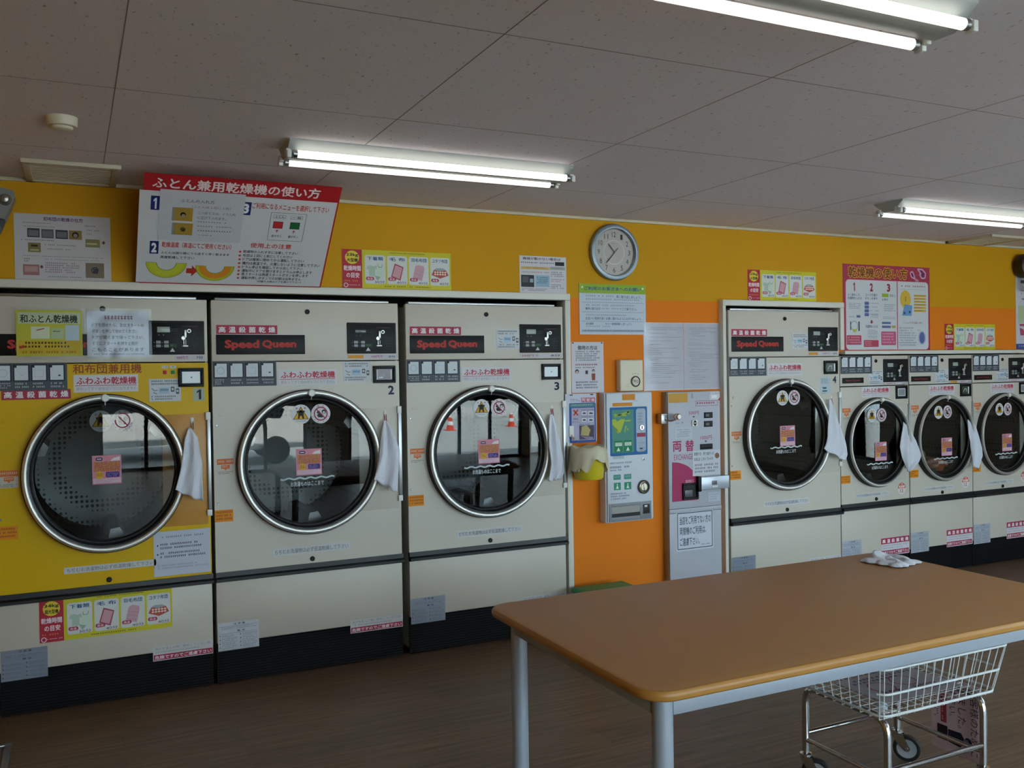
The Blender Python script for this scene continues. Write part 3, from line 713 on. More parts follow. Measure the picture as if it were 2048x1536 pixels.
# small dryers
def dryer_small(x0, sx, label, num, o):
    root = thing('tumble_dryer', label, 'dryer', (x0, 0, 0)); root.scale = (sx, 1, 1); k = 1/sx
    a, c = .004*k, .661*k; X = lambda v: v*k
    shell(root, a, c, 1.596, .8)
    b = B(); wear_body(b, a, c, 1.388, 1.599, BODY); obj('control_panel', b, root)
    b = B(); b.holepanel(a, c, .57, 1.382, X(.337), .99, .28, 0, .02, BODY); obj('front_panel', b, root)
    b = B(); wear_body(b, a, c, .198, .526, BODY); obj('lower_panel', b, root)
    strip(root, a, c+.004, .524, .572); kick(root, a, c, .196)
    b = B(); b.box(X(.535), X(.652), -.003, .002, .712, 1.256, BODY, .001); obj('hinge_panel', b, root)
    b = B(); b.box(X(.652), X(.664), -.012, .001, .80, 1.25, STEEL, .002); obj('hinge', b, root)
    keyhole(root, 'top_lock', X(.341), 1.561); keyhole(root, 'bottom_lock', X(.333), .589)
    s_instr(root, X(.008), 1.474, X(.305), 1.597)
    s_coin(root, X(.412), 1.41, X(.656), 1.573, True)
    b = B(); b.box(X(.022), X(.221), -.004, 0, 1.408, 1.446, BLACKP, .0015); n = obj('nameplate', b, root)
    s = Sheet(X(.022), 1.408, X(.221), 1.446, -.004, 0); s.text('#8e3030', 'Speed Queen', .14, .3, .84, .74, .03, 1); s.build('lettering', n, base=False)
    s_notice(root, X(.271), 1.393, X(.41), 1.495); s_fuwa(root, X(.202), 1.306, X(.472), 1.38)
    s_price(root, X(.43), 1.392, X(.655), 1.406, '10分', num == '6')
    s_reflection(root, X(.532), 1.289, X(.644), 1.381, o['reflection'])
    if num: s_number(root, X(.628), 1.188, X(.66), 1.238, num)
    s_arrow(root, X(.02), 1.155, X(.096), 1.236); s_orange(root, X(.003), .715, X(.088), .77)
    s_cap(root, X(.584), .647, .043, '12'); s_mochi(root, X(.14), .608, X(.46), .636)
    s_caut(root, X(.004), .17, X(.188), .318, '#a9aeb8'); s_refuse2(root, X(.376), .178, X(.655), .303)
    hook(root, X(.628), 1.165, STEEL)
    d = door_parts(root, X(.337), .99, .315, o['tilt'])
    warning_discs(d, X(.275), X(.37), 1.18, .048, -.021)
    pink_sticker(d, X(.305), .858, X(.305)+.118, .99, -.02); fill_line(d, X(.225), .80, X(.475), .85, -.021)
    return root
D5 = dryer_small(4.143, .945, 'small off-white dryer marked 5, directly right of large dryer 4', '5', dict(reflection='grey', tilt=(.012, -.01)))
D6 = dryer_small(4.811, .945, 'small off-white dryer marked 6, with brown laundry in its drum', '6', dict(reflection='green', tilt=(.0, -.012)))
D7 = dryer_small(5.477, .945, 'small off-white dryer cut off by the right edge of the photo', '', dict(reflection='grey', tilt=(.006, -.006)))

# futon-time poster, also stuck on the yellow dryer
def time_poster(x0, z0, x1, z1, kg, size, y=0., parent=None, name='drying_time_poster'):
    s = Sheet(x0, z0, x1, z1, y, .0015, '#c9c02a'); W, H = x1-x0, z1-z0
    s.rect('#b0243a', 0, 0, .175, 1, 1).disc('#ddc23c', .088, .21, .062*W, 2, rz=.175*H)
    s.text('#2c3a1c', kg, .035, .1, .142, .2, .03, 3).text('#2c3a1c', size, .04, .23, .138, .33, .03, 3)
    s.text('#ead0d8', '乾燥時間', .012, .42, .163, .56, .03, 3).text('#ead0d8', 'の目安', .035, .6, .15, .74, .03, 3)
    s.micro('#d98a3c', .015, .79, .155, .86, 1, 8).ring('#e6c8d0', .03, .93, .008*W/.6, .012*W/.6, 3).micro('#e6c8d0', .05, .91, .165, .95, 1, 12)
    s.micro('#4a5020', .42, .04, .78, .085, 1, 26).micro('#4a5020', .37, .92, .8, .97, 1, 26)
    L = None
    for i, (t, mn) in enumerate((('下着類', '30分'), ('毛 布', '40分'), ('羽毛布団', '40分'), ('コタツ布団', '40分'))):
        u = .2+i*.2; s.rrect('#cfd2d0', u, .13, u+.185, .88, .012*W/.6, 1)
        s.text('#24508a', t, u+.02, .17, u+.165, .27, .02, 3)
        if i == 0:
            s.poly('#a9c0ae', [(u+.02, .42), (u+.05, .4), (u+.075, .43), (u+.1, .4), (u+.115, .44), (u+.105, .5), (u+.09, .48), (u+.09, .68), (u+.035, .68), (u+.035, .5), (u+.015, .52)], 2, L)
            s.poly('#c3d6c4', [(u+.105, .68), (u+.105, .48), (u+.115, .36), (u+.12, .36), (u+.125, .44), (u+.15, .44), (u+.155, .36), (u+.16, .36), (u+.165, .48), (u+.17, .68)], 3, L)
            s.line('#3c6a62', [(u+.115, .36), (u+.12, .44), (u+.15, .44), (u+.158, .36)], .002*W/.6, 4, L).poly('#8fae9c', [(u+.085, .66), (u+.14, .7), (u+.11, .8)], 4, L)
        if i == 1: s.poly('#9e4258', [(u+.035, .68), (u+.07, .33), (u+.15, .42), (u+.12, .78)], 2, L).poly('#cc98a2', [(u+.045, .66), (u+.076, .37), (u+.14, .44), (u+.112, .74)], 3, L)
        if i == 2:
            s.poly('#c79ba8', [(u+.035, .7), (u+.06, .38), (u+.09, .34), (u+.14, .38), (u+.145, .46), (u+.12, .78)], 2, L)
            for q in range(3): s.line('#b48494', [(u+.042+.004*q, .66-.09*q), (u+.124+.006*q, .72-.09*q)], .002*W/.6, 3, L)
        if i == 3:
            s.poly('#b9524a', [(u+.012, .6), (u+.035, .46), (u+.15, .46), (u+.175, .6), (u+.095, .69)], 2, L).poly('#9aa6ac', [(u+.035, .46), (u+.06, .41), (u+.12, .41), (u+.15, .46), (u+.09, .49)], 3, L)
            for q in range(5):
                for r in range(2): s.poly('#e6cfc0', [(u+.035+.024*q, .52+.06*r), (u+.047+.024*q, .55+.06*r), (u+.059+.024*q, .52+.06*r), (u+.047+.024*q, .49+.06*r)], 3, L)
        s.rrect('#a8324e', u+.008, .7, u+.08, .79, .008*W/.6, 5).text('#e6ccd4', '高温', u+.02, .715, u+.068, .775, .01, 6)
        s.text('#6a5a80', mn, u+.085, .79, u+.175, .87, .01, 5)
    return s.build(name, parent)
time_poster(.175, .319, .772, .513, '34kg', '超大型機', 0, D1, 'drying_time_sticker')

# ------------------------------------------------------------------ towels on the hooks
def towel(left, right, label, seed, y0=-.03, y1=-.078, folds=3.2):
    Lp = [at(*p, -.045) for p in left]; Rp = [at(*p, -.045) for p in right]
    def along(pts, t):
        f = t*(len(pts)-1); i = min(int(f), len(pts)-2); f -= i; f2 = f
        return pts[i][0]+(pts[i+1][0]-pts[i][0])*f2, pts[i][1]+(pts[i+1][1]-pts[i][1])*f2
    rr = random.Random(seed); ph = rr.uniform(0, 6)
    def fn(u, v):
        l, r = along(Lp, v), along(Rp, v); x = l[0]+(r[0]-l[0])*u; z = l[1]+(r[1]-l[1])*u
        y = y0+(y1-y0)*min(1, v*1.6)-(.010*min(1, v*2.5))*math.sin(u*folds*PI*2*.5+ph+v*1.2)-.004*math.sin(u*17+v*9+ph)*v
        if v > .97: z += .004*math.sin(u*14+ph)
        return Vector((x, min(y, -.03), z))
    b = B(); b.grid(fn, 26, 36, CLOTH); o = obj('hand_towel', b, smooth=180)
    md = o.modifiers.new('thickness', 'SOLIDIFY'); md.thickness = .004; md.offset = -1
    return tag(o, label, 'towel', 'white towels hanging by the dryers')
def px(pts, z, ox, oy): return [(ox+a/z, oy+c/z) for a, c in pts]
towel(px([(292, 285), (240, 420), (215, 600), (180, 780), (140, 960), (120, 1040)], 6.144, 330, 810), px([(325, 285), (405, 400), (430, 600), (452, 700), (445, 920), (458, 1180)], 6.144, 330, 810), 'white towel hanging on the yellow dryer', 1)
towel(px([(318, 262), (275, 400), (245, 560), (215, 720), (190, 860), (145, 1005)], 6.4, 720, 800), px([(345, 262), (400, 350), (445, 470), (488, 630), (480, 900), (458, 1180)], 6.4, 720, 800), 'white towel hanging on a red hook on dryer 2', 2)
towel([(1103, 829), (1098, 842), (1094, 868), (1092, 895), (1097, 925), (1093, 962)], [(1108, 829), (1113, 850), (1118, 880), (1122, 915), (1122, 945), (1113, 958)], 'narrow white towel hanging on dryer 3 beside the orange wall', 3)
towel([(1661, 798), (1655, 825), (1648, 860), (1643, 885), (1640, 897)], [(1665, 798), (1677, 845), (1686, 880), (1688, 908), (1682, 921)], 'wide white towel hanging on dryer 4', 4)
towel([(1811, 836), (1808, 850), (1801, 874), (1795, 893), (1800, 915), (1809, 941)], [(1814, 836), (1819, 858), (1827, 882), (1833, 908), (1828, 924), (1811, 942)], 'white towel between small dryers 5 and 6', 5)
towel([(1939, 834), (1936, 850), (1934, 870), (1935, 895), (1938, 932)], [(1942, 834), (1950, 852), (1954, 882), (1957, 912), (1949, 938)], 'white towel between small dryer 6 and the rightmost dryer', 6)

# laundry in the drum of dryer 6
def lump(name, c, size, mats, seed, label):
    b = B(); r = bmesh.ops.create_icosphere(b.bm, subdivisions=4, radius=1); rr = random.Random(seed); ph = [rr.uniform(0, 6) for _ in range(6)]
    for m in mats: b.mi(m)
    for v in b.bm.verts:
        p = v.co.copy(); d = 1+.16*math.sin(p.x*5+ph[0])*math.cos(p.z*6+ph[1])+.1*math.sin(p.y*9+p.x*7+ph[2])+.06*math.sin(p.z*17+p.x*13+ph[3])
        v.co = Vector((p.x*size[0]*d, p.y*size[1]*d, max(-.72, p.z*d)*size[2]))
    for f in b.bm.faces: f.material_index = int((math.sin(f.calc_center_median().x*40+ph[4])+math.sin(f.calc_center_median().z*50+ph[5])) > .3) % len(mats)
    o = obj(name, b, loc=c, smooth=180); return tag(o, label, 'laundry')
lump('crumpled_laundry', (5.235, .15, .775), (.10, .07, .06), [mat('brown_cloth', '#c0602e', .9), mat('rust_cloth', '#e0a088', .9)], 3, 'brown crumpled laundry lying in the drum of dryer 6')
lump('crumpled_laundry', (5.065, .15, .815), (.05, .06, .09), [mat('grey_beige_cloth', '#c9bfb0', .9)], 8, 'pale grey laundry left of the brown laundry in the drum of dryer 6')
# ------------------------------------------------------------------ fluorescent ceiling lamps
def lamp(cx, cy, label, name='ceiling_lamp'):
    o = thing(name, label, 'lamp', (cx, cy, ZC)); L = .63
    b = B(); b.prism([(-.10, 0), (.10, 0), (.10, -.006), (.032, -.058), (-.032, -.058), (-.10, -.006)], 'X', -L, L, LAMPM); obj('housing', b, o)
    for s in (-1, 1):
        y = s*.078; z = -.056
        b = B(); b.lathe([(.0148, -.598), (.0148, .598)], (0, y, z), TUBEM, 20, 'X'); t = obj('tube', b, o)
        for e in (-1, 1):
            b = B(); b.lathe([(.0152, e*.598), (.0155, e*.606), (.0155, e*.614), (.0001, e*.616)], (0, y, z), STEEL, 18, 'X'); b.cyl((e*.614, y+.006, z), (e*.624, y+.006, z), .002, STEEL, 6); b.cyl((e*.614, y-.006, z), (e*.624, y-.006, z), .002, STEEL, 6)
            obj('tube_cap', b, t)
            b = B(); b.box(min(e*.622, e*.640), max(e*.622, e*.640), y-.015, y+.015, z-.018, z+.012, WHITEP, .004)
            b.box(min(e*.622, e*.640), max(e*.622, e*.640), min(y-s*.03, y), max(y-s*.03, y), z-.004, z+.02, WHITEP, .003); obj('socket', b, o)
    return o
lamp(.79, -1.03, 'twin-tube lamp on the ceiling right of the red tilted sign')
lamp(.83, -3.015, 'twin-tube lamp cut off by the top edge of the photo')
lamp(4.14, -.995, 'twin-tube lamp on the ceiling near the right edge of the photo')
for x, y in ((4.14, -3.015), (.83, -5.0), (4.14, -5.0)): lamp(x, y, 'added twin-tube ceiling lamp out of view, nearer the windows or to the right').__setitem__('group', 'added ceiling lamps out of view')  # unseen lamps added on the same grid to light the room

b = B(); b.lathe([(.0001, -.043), (.03, -.043), (.034, -.040), (.036, -.034), (.048, -.032), (.050, -.028), (.051, -.004), (.053, 0)], (0, 0, 0), CREAMP, 36, 'Z')
tag(obj('smoke_detector', b, loc=(-.63, -1.10, ZC)), 'round cream smoke detector on the ceiling at the upper left', 'smoke detector')
VENTM = mat('vent_cream', '#c9bea6', .5)
def vent(x0, x1, y0, y1, label):
    o = thing('ceiling_vent', label, 'vent', ((x0+x1)/2, (y0+y1)/2, ZC)); hx, hy = (x1-x0)/2, (y1-y0)/2
    b = B()
    b.prism([(-hx, -hy), (hx, -hy), (hx-.02, -hy+.03), (-hx+.02, -hy+.03)], 'Z', -.018, 0, VENTM); b.box(-hx, hx, hy-.03, hy, -.018, 0, VENTM, .003)
    b.box(-hx, -hx+.03, -hy, hy, -.018, 0, VENTM, .003); b.box(hx-.03, hx, -hy, hy, -.018, 0, VENTM, .003); b.box(-hx-.006, hx+.006, -hy-.012, -hy+.004, -.02, 0, VENTM, .006); obj('vent_frame', b, o)
    b = B(); b.box(-hx+.03, hx-.03, -hy+.03, hy-.03, -.006, -.001, mat('vent_back', '#a89f8a', .8))
    n = 11
    for k in range(n): y = -hy+.035+k*(2*hy-.07)/(n-1); b.box(-hx+.03, hx-.03, y-.006, y+.006, -.013, -.008, VENTM)
    obj('louvre', b, o)
vent(-.785, -.41, -.385, .03, 'cream square vent on the ceiling above the paper notice at left')
vent(5.235, 5.65, -.35, .03, 'cream square vent on the ceiling at the right edge of the photo')

# ------------------------------------------------------------------ posters and notices on the back wall
class PSheet(Sheet):
    M = Matrix.Identity(4); Z = (1, 0, 0)
    def uv(s, px_, py_):
        d = _r*((px_-1024)/FPX) - _u*((py_-768)/FPX) + _f; Mi = s.M.inverted()
        c = Mi @ CAM; e = Mi.to_3x3() @ d; q = c + e*((s.y-c.y)/e.y)
        return (q.x-s.x0)/(s.x1-s.x0), (s.z1-q.z)/(s.z1-s.z0)
    def zoom(s, z, ox, oy): s.Z = (z, ox, oy); return s
    def p(s, a, b2): z, ox, oy = s.Z; return s.uv(ox+a/z, oy+b2/z)
    def q(s, a, b2, c, d):
        z, ox, oy = s.Z; u0, v0 = s.uv(ox+a/z, oy+b2/z); u1, v1 = s.uv(ox+c/z, oy+d/z)
        return u0, v0, u1, v1
# large red and white instruction board leaning out from the wall
th = math.atan2(.45, .434); Mb = Matrix.Translation((0, -.008, 1.977)) @ Matrix.Rotation(th, 4, 'X')
s = PSheet(-.318, 0, .549, .618, 0, .006, '#b01f26'); s.M = Mb
s.zoom(2.926, 0, 300).rect('#d0d0d4', *s.q(816, 226, 1868, 795), 1)
WL, T = '#ead8da', 'lettering'
s.text(WL, 'ふとん兼用乾燥機の使い方', *s.q(893, 150, 1868, 282), .025, 2, T)
s.zoom(9.309, 265, 330).rect(NAVY, *s.q(345, 550, 505, 822), 2).text('#e4e4ea', '1', *s.q(378, 590, 462, 798), .05, 3, T)
s.zoom(2.926, 0, 300).rect(NAVY, *s.q(877, 526, 925, 602), 2).text('#e4e4ea', '2', *s.q(886, 536, 915, 594), .05, 3, T)
s.rect(NAVY, *s.q(1416, 298, 1463, 377), 2).text('#e4e4ea', '3', *s.q(1425, 308, 1453, 368), .05, 3, T)
s.text('#c22f2f', '乾燥温度（高温にてご使用ください）', *s.q(947, 530, 1350, 580), .02, 2, T)
s.text('#2c2c38', 'ふとんは図の様にうら返すと早く乾きます', *s.q(940, 586, 1340, 617), .02, 2, T).text('#2c2c38', '再度乾燥して下さい', *s.q(938, 612, 1135, 636), .02, 2, T)
def ushape(s, u, v, c0, c1, w_):
    s.ring('#5a6a1c', u, v, .042, .090, 2, None, 178, 362); s.ring(c0, u, v, .044, .088, 3, None, 179, 361); s.ring(c1, u, v, .046, .075, 4, None, 180, 360)
for (x, y), c1 in (((972, 668), '#c3c838'), ((1257, 688), '#d98a2a')):
    u, v = s.p(x, y); ushape(s, u, v-.02, '#b9bf2c', c1, 0)
u, v = s.p(1120, 702); s.poly('#b8302a', [(u-.028, v-.025), (u, v-.025), (u, v-.055), (u+.032, v), (u, v+.055), (u, v+.025), (u-.028, v+.025)], 2)
s.zoom(6.4, 465, 350)
s.text('#b8302f', 'ご利用になるメニューを選択して下さい', *s.q(258, 340, 1225, 478), .016, 2, T)
u0, v0, u1, v1 = s.q(497, 468, 883, 842); s.frame('#4a4a54', u0, v0, u1, v1, .002, 2)
for i, (t, c) in enumerate((('ふとん', '#c22f2f'), ('一 般', '#1c6a3a'))):
    u = u0+(u1-u0)*(.08+.48*i); w_ = (u1-u0)*.34; h = v1-v0
    s.frame('#4a4a54', u, v0+h*.08, u+w_, v0+h*.2, .0015, 2).text('#2c2c38', t, u+w_*.1, v0+h*.10, u+w_*.9, v0+h*.18, .02, 3, T)
    s.rect('#3a3a42', u+w_*.05, v0+h*.31, u+w_*.87, v0+h*.56, 2).rect(c, u+w_*.1, v0+h*.33, u+w_*.82, v0+h*.54, 3)
    s.line('#a83a4a', [(u+w_*.45, v0+h*.72), (u+w_*.45, v0+h*.62)], .003, 2).poly('#a83a4a', [(u+w_*.3, v0+h*.66), (u+w_*.6, v0+h*.66), (u+w_*.45, v0+h*.60)], 2)
    s.text('#2c2c38', ('赤ボタン', '緑ボタン')[i], u+w_*.05, v0+h*.79, u+w_*.9, v0+h*.89, .02, 2, T)
s.text('#c22f2f', '使用上の注意', *s.q(230, 855, 745, 942), .02, 2, T)
for i, (t, a, y, c, d) in enumerate((('乾燥物の入れすぎに注意して下さい', 138, 948, 832, 1014), ('布団は１回に１枚にしてください', 132, 998, 760, 1060), ('ドアは確実に閉めてから運転して下さい', 130, 1046, 905, 1114),
        ('機内は高温です。火傷しないように注意して下さい', 125, 1095, 1110, 1172), ('ドラム停止を確認してから出して下さい', 122, 1144, 890, 1209), ('運転中にドアを開けますとドラムは停止します', 118, 1191, 1010, 1259),
        ('再スタートは再度スタートボタンを押します', 113, 1236, 960, 1302), ('運転中押しボタンでの切替は出来ません', 110, 1284, 870, 1344), ('（切替える時はドアを開けて下さい）', 310, 1336, 870, 1380))):
    s.text('#24242e', t, *s.q(a, y, c, d), .02, 2, T)
    if i < 8: s.disc('#c23a34', *s.p(a-42, y+22), .006, 2, None, 10)
brd = s.build('instruction_board', None, 'large red and white board leaning out above the yellow dryer'); brd.matrix_world = Mb
tag(brd, 'large red and white board leaning out above the yellow dryer', 'sign')
# the sheet taped on the board
ps = PSheet(-.318, 0, .549, .618, -.0072, .0008, '#c3c4cc'); ps.M = Mb; ps.zoom(9.309, 265, 330)
u0, v0, u1, v1 = ps.q(520, 443, 2040, 560); _, _, u2, v2 = ps.zoom(2.926, 0, 300).q(935, 300, 1402, 546)
X = lambda u: -.318+u*.867; Zf = lambda v: .618-v*.618
q = PSheet(X(u0), Zf(v2), X(u2), Zf(v0), -.0072, .0008, '#c3c4cc'); q.M = Mb; q.zoom(9.309, 265, 330)
q.text('#4a4450', 'ふとんの入れ方', *q.q(900, 622, 1525, 727), .006).text('#7a5a68', '（ふとんは１回に１枚）', *q.q(1110, 745, 1825, 838), 0)
for t, a in (('二つ折り又は、ドラム内', (1220, 862, 1910, 952)), ('に広げて入れます。', (1215, 945, 1740, 1030))): q.text('#464450', t, *q.q(*a), .004)
for t in ((1205, 1040, 1895, 1105), (1200, 1120, 1890, 1185), (1198, 1200, 1885, 1270), (1195, 1285, 1580, 1335)): q.micro('#6a606c', *q.q(*t), 1, 14)
for a, dk in (((745, 780, 1110, 1050), 1), ((738, 1068, 1105, 1308), 0)):
    f = q.q(*a); q.rect('#a8893a', *f, 1); w_, h = f[2]-f[0], f[3]-f[1]; q.rect('#8f9088', f[0], f[1], f[0]+w_*.14, f[3], 2)
    q.disc('#2a1c16' if dk else '#6a5628', f[0]+w_*.53, f[1]+h*.5, .012, 3).disc('#94857a' if dk else '#4a3c20', f[0]+w_*.55, f[1]+h*.58, .0085, 4).rect('#b08a2c', f[0]+w_*.85, f[1], f[2], f[3], 2)
o = q.build('taped_sheet', None, 'white sheet taped over the first step of the board'); o.parent = brd
for x in (-.2, .43):
    b = B(); b.cyl((x, .004, .56), (x, .3, .27), .005, STEEL, 8); obj('support_rod', b, brd)

# paper about drying new futons, at the far left
s = PSheet(-.838, 1.978, -.437, 2.281, WY, .0015, '#bfb9bb'); s.zoom(9.309, 20, 415)
s.text('#5e3468', '初布団の乾燥の仕方', *s.q(620, 172, 1355, 285), .025, 2)
for a, n in (((190, 262, 760, 318), 16), ((210, 330, 1040, 395), 24), ((200, 580, 820, 640), 18), ((640, 680, 1350, 740), 22), ((690, 760, 1130, 805), 13), ((230, 885, 1750, 960), 40), ((650, 955, 1660, 1010), 30), ((260, 935, 380, 1020), 4), ((1385, 335, 1590, 375), 6), ((1420, 415, 1710, 455), 8), ((1425, 485, 1520, 515), 3)): s.micro('#55505a', *s.q(*a), 1 if a[3]-a[1] < 80 else 2, n)
s.micro('#8a5a6a', *s.q(650, 1015, 1290, 1240), 5, 18).micro('#5a5560', *s.q(700, 1275, 1370, 1320), 1, 18)
for a, c in (((318, 380, 555, 560), '#3c3c44'), ((580, 400, 815, 578), '#55565c'), ((845, 415, 1080, 592), '#3a3c48')):
    f = s.q(*a); s.rect(c, *f, 2).rect('#6c6a70', f[0]+.012, f[1]+.03, f[2]-.012, f[3]-.02, 3)
f = s.q(1095, 425, 1340, 605); s.rect('#8a6f3e', *f, 2).disc('#1c1512', (f[0]+f[2])/2, (f[1]+f[3])/2, .014, 3).disc('#8a7a6c', (f[0]+f[2])/2, (f[1]+f[3])/2+.01, .009, 4)
f = s.q(335, 650, 575, 835); s.rect('#7a6f40', *f, 2).rect('#2c2418', f[0]+.03, f[1]+.03, f[2]-.03, f[1]+.06, 3).rect('#b8ac84', f[0]+.02, f[1]+.1, f[2]-.02, f[1]+.12, 3)
f = s.q(1405, 590, 1675, 750); s.rect('#83794a', *f, 2).rect('#c0b58c', f[0]+.01, f[1]+.06, f[2]-.03, f[1]+.08, 3)
s.rect('#9a6a6c', *s.q(240, 1055, 550, 1262), 2).rect('#b48c8a', *s.q(270, 1090, 520, 1200), 3)
f = s.q(1405, 1030, 1755, 1320); s.rect('#7a6c5c', *f, 2).disc('#22222a', (f[0]+f[2])/2, (f[1]+f[3])/2, .0155, 3).disc('#7c7c88', (f[0]+f[2])/2, (f[1]+f[3])/2, .0115, 4).rect('#3a3a44', (f[0]+f[2])/2-.02, (f[1]+f[3])/2-.03, (f[0]+f[2])/2+.03, (f[1]+f[3])/2+.05, 5)
for a in ((1742, 660), (590, 1105)): u, v = s.p(*a); s.poly('#6e2c44', [(u-.018, v), (u, v-.03), (u+.018, v), (u, v+.03)], 3)
tag(s.build('paper_notice'), 'large white paper with small photos, on the wall left of the red board', 'notice')

def wallposter(*a, label, **k):
    o = time_poster(*a, y=WY, **k); tag(o, label, 'poster', 'drying time posters'); return o
wallposter(.678, 1.981, 1.294, 2.185, '23kg', '大型機', label='yellow and red drying time poster above dryers 2 and 3')
wallposter(3.382, 1.969, 3.976, 2.17, '23kg', '大型機', label='yellow and red drying time poster above dryer 4')
wallposter(5.233, 1.637, 5.793, 1.831, '12kg', '中型機', label='yellow and red drying time poster above the small dryers')

s = PSheet(1.718, 1.979, 2.025, 2.193, WY, .0015, '#cfccd2'); s.zoom(6.4, 1030, 440)
s.text('#5c4a58', '機械が動かない場合は', *s.q(95, 470, 580, 528), .02, 2).micro('#3c4058', *s.q(70, 528, 500, 575), 1, 18)
f = s.q(75, 592, 440, 640); s.rect('#d0b070', *f, 1).micro('#9a6a3a', f[0]+.1, f[1]+.005, f[2]-.04, f[3]-.005, 2, 16, 2); s.micro('#a06a7a', *s.q(85, 655, 435, 690), 1, 16)
f = s.q(75, 700, 245, 860); s.rect('#32323a', *f, 1).rect('#54545c', f[0]+.03, f[1]+.04, f[2]-.12, f[1]+.2, 2).rect('#8fa6b4', f[2]-.09, f[1]+.1, f[2]-.02, f[1]+.2, 2)
f = s.q(258, 705, 440, 860); s.rect('#94b4c8', *f, 1).micro('#3c5a78', f[0]+.03, f[1]+.04, f[2]-.03, f[3]-.08, 4, 8, 2)
f = s.q(510, 538, 628, 592); s.rect('#26262e', *f, 1); f = s.q(445, 598, 640, 645); s.rect('#a4a8a4', *f, 1).micro('#6a6e70', f[0]+.02, f[1]+.02, f[2]-.02, f[3]-.02, 2, 10, 2)
s.micro('#5a5860', *s.q(455, 660, 640, 740), 3, 10).micro('#9a6a7a', *s.q(455, 752, 630, 805), 2, 10).micro('#5a5860', *s.q(455, 822, 625, 890), 3, 9).micro('#30303a', *s.q(85, 870, 430, 915), 2, 22)
tag(s.build('fault_notice'), 'small printed notice above dryer 3, left of the clock', 'notice')

# green-headed request board
s = PSheet(2.110, 1.74, 2.581, 2.043, WY, .004, '#c3ccd8'); s.zoom(6.4, 1030, 440)
s.rect('#8fb032', 0, 0, 1, .185, 1).text('#24508a', 'ご利用のお客さまへのお願い', *s.q(882, 848, 1605, 918), .02, 2)
for x in (.045, .955): s.disc('#e8ece0', x, .07, .006, 2)
for v in (.365, .555, .74): s.rect('#8a9cb0', .03, v-.004, .97, v+.004, 1)
s.rect('#9aa8bc', .03, .905, .97, .95, 1).micro('#5c6c84', .07, .91, .95, .945, 1, 44, 2)
for a, t, c, bl in (((.09, .215, .51, .27), '', '#8a97a8', 0), ((.09, .40, .88, .45), '', '#8a97a8', 0), ((.09, .595, .88, .645), '', '#8a97a8', 0), ((.09, .825, .45, .865), '', '#8a97a8', 0), ((.09, .285, .9, .33), '', '#8494a8', 0), ((.32, .47, .62, .51), '', '#8494a8', 0)):
    s.micro(c, *a, 1, int((a[2]-a[0])*34))
for t, a in (('早く取り出しましょう。', (.55, .215, .93, .275)), ('勝手に取り出す', (.09, .465, .31, .515)), ('ご了承下さい。', (.63, .465, .86, .515)), ('お互いに気持ち良くお使い頂けるように心がけましょう。', (.09, .655, .93, .71)), ('店内清掃', (.09, .765, .2, .81)), ('もう一度確認致しましょう。', (.38, .765, .78, .81))): s.text('#34527c', t, *a, .012, 2)
tag(s.build('request_board'), 'white board with a green heading on the wall below the clock', 'sign')

# two taped sheets above the change machine
for (x0, x1, sd2, lb) in ((2.562, 2.863, 1, 'left of two white text sheets taped above the change machine'), (2.866, 3.166, 2, 'right of two white text sheets, next to dryer 4')):
    s = PSheet(x0, 1.394, x1, 1.816, WY, .0015, '#bcbac4'); rr = random.Random(sd2); v = .07
    while v < .92:
        e = .95-rr.choice((0, 0, .1, .3, .5)); s.micro('#7c7a88', .12+rr.choice((0, 0, .06)), v, e, v+.019, 1, 34, 2); v += rr.choice((.027, .03, .03, .055))
    for a in ((0, 0, 1, .012), (0, .985, 1, 1)): s.rect('#cfcdd6', *a, 1)
    b = s.build('text_sheet'); tag(b, lb, 'notice', 'text sheets above the change machine')
    g = B(); nz = [[R.uniform(-.0009, .0009) for _ in range(9)] for _ in range(13)]
    g.grid(lambda u, v_: Vector((x0+.004+u*(x1-x0-.008), WY-.006+nz[int(round(v_*12))][int(round(u*8))], 1.398+v_*.414)), 8, 12, PLASTIC); obj('plastic_sleeve', g, b)

s = PSheet(2.053, 1.392, 2.274, 1.695, WY, .0015, '#cbc9d2'); s.zoom(4.518, 1100, 560)
s.text('#3a3a48', '御用の方は', *s.q(248, 592, 425, 632), .02, 2).micro('#4a4a58', *s.q(228, 640, 450, 735), 5, 18).micro('#a03a4a', *s.q(225, 756, 425, 780), 1, 12).micro('#4a4a58', *s.q(225, 785, 445, 800), 1, 17).micro('#4a4a58', *s.q(230, 915, 430, 985), 3, 18)
f = s.q(222, 805, 262, 850); s.disc('#3c2c2a', (f[0]+f[2])/2, (f[1]+f[3])/2, .013, 2).disc('#c9a49a', (f[0]+f[2])/2, (f[1]+f[3])/2+.012, .009, 3)
f = s.q(370, 808, 412, 905); c = (f[0]+f[2])/2; s.disc('#3c2c2a', c, f[1]+.03, .010, 2).disc('#c9a49a', c, f[1]+.04, .007, 3).poly('#8a4a3a', [(f[0]+.01, f[1]+.08), (f[2]-.01, f[1]+.08), (f[2]-.02, f[3]), (f[0]+.02, f[3])], 2).rect('#4a4456', f[0]-.18, f[1]+.02, f[0]-.1, f[1]+.09, 2)
for u in (.04, .94): s.rect('#2a2a2e', u-.02, .01, u+.03, .03, 3)
tag(s.build('enquiry_notice'), 'white paper notice on the orange wall right of dryer 3', 'notice')
s = PSheet(1.981, 1.106, 2.192, 1.389, -.004, .002, '#c6c8d6'); s.zoom(8.084, 1130, 780)
for i, ch in enumerate('両替機'):
    f = s.q(258+i*76, 124, 330+i*76, 195); s.rect('#b02a4c', *f, 1).text('#e0c8d2', ch, f[0]+.015, f[1]+.01, f[2]-.015, f[3]-.01, .02, 2)
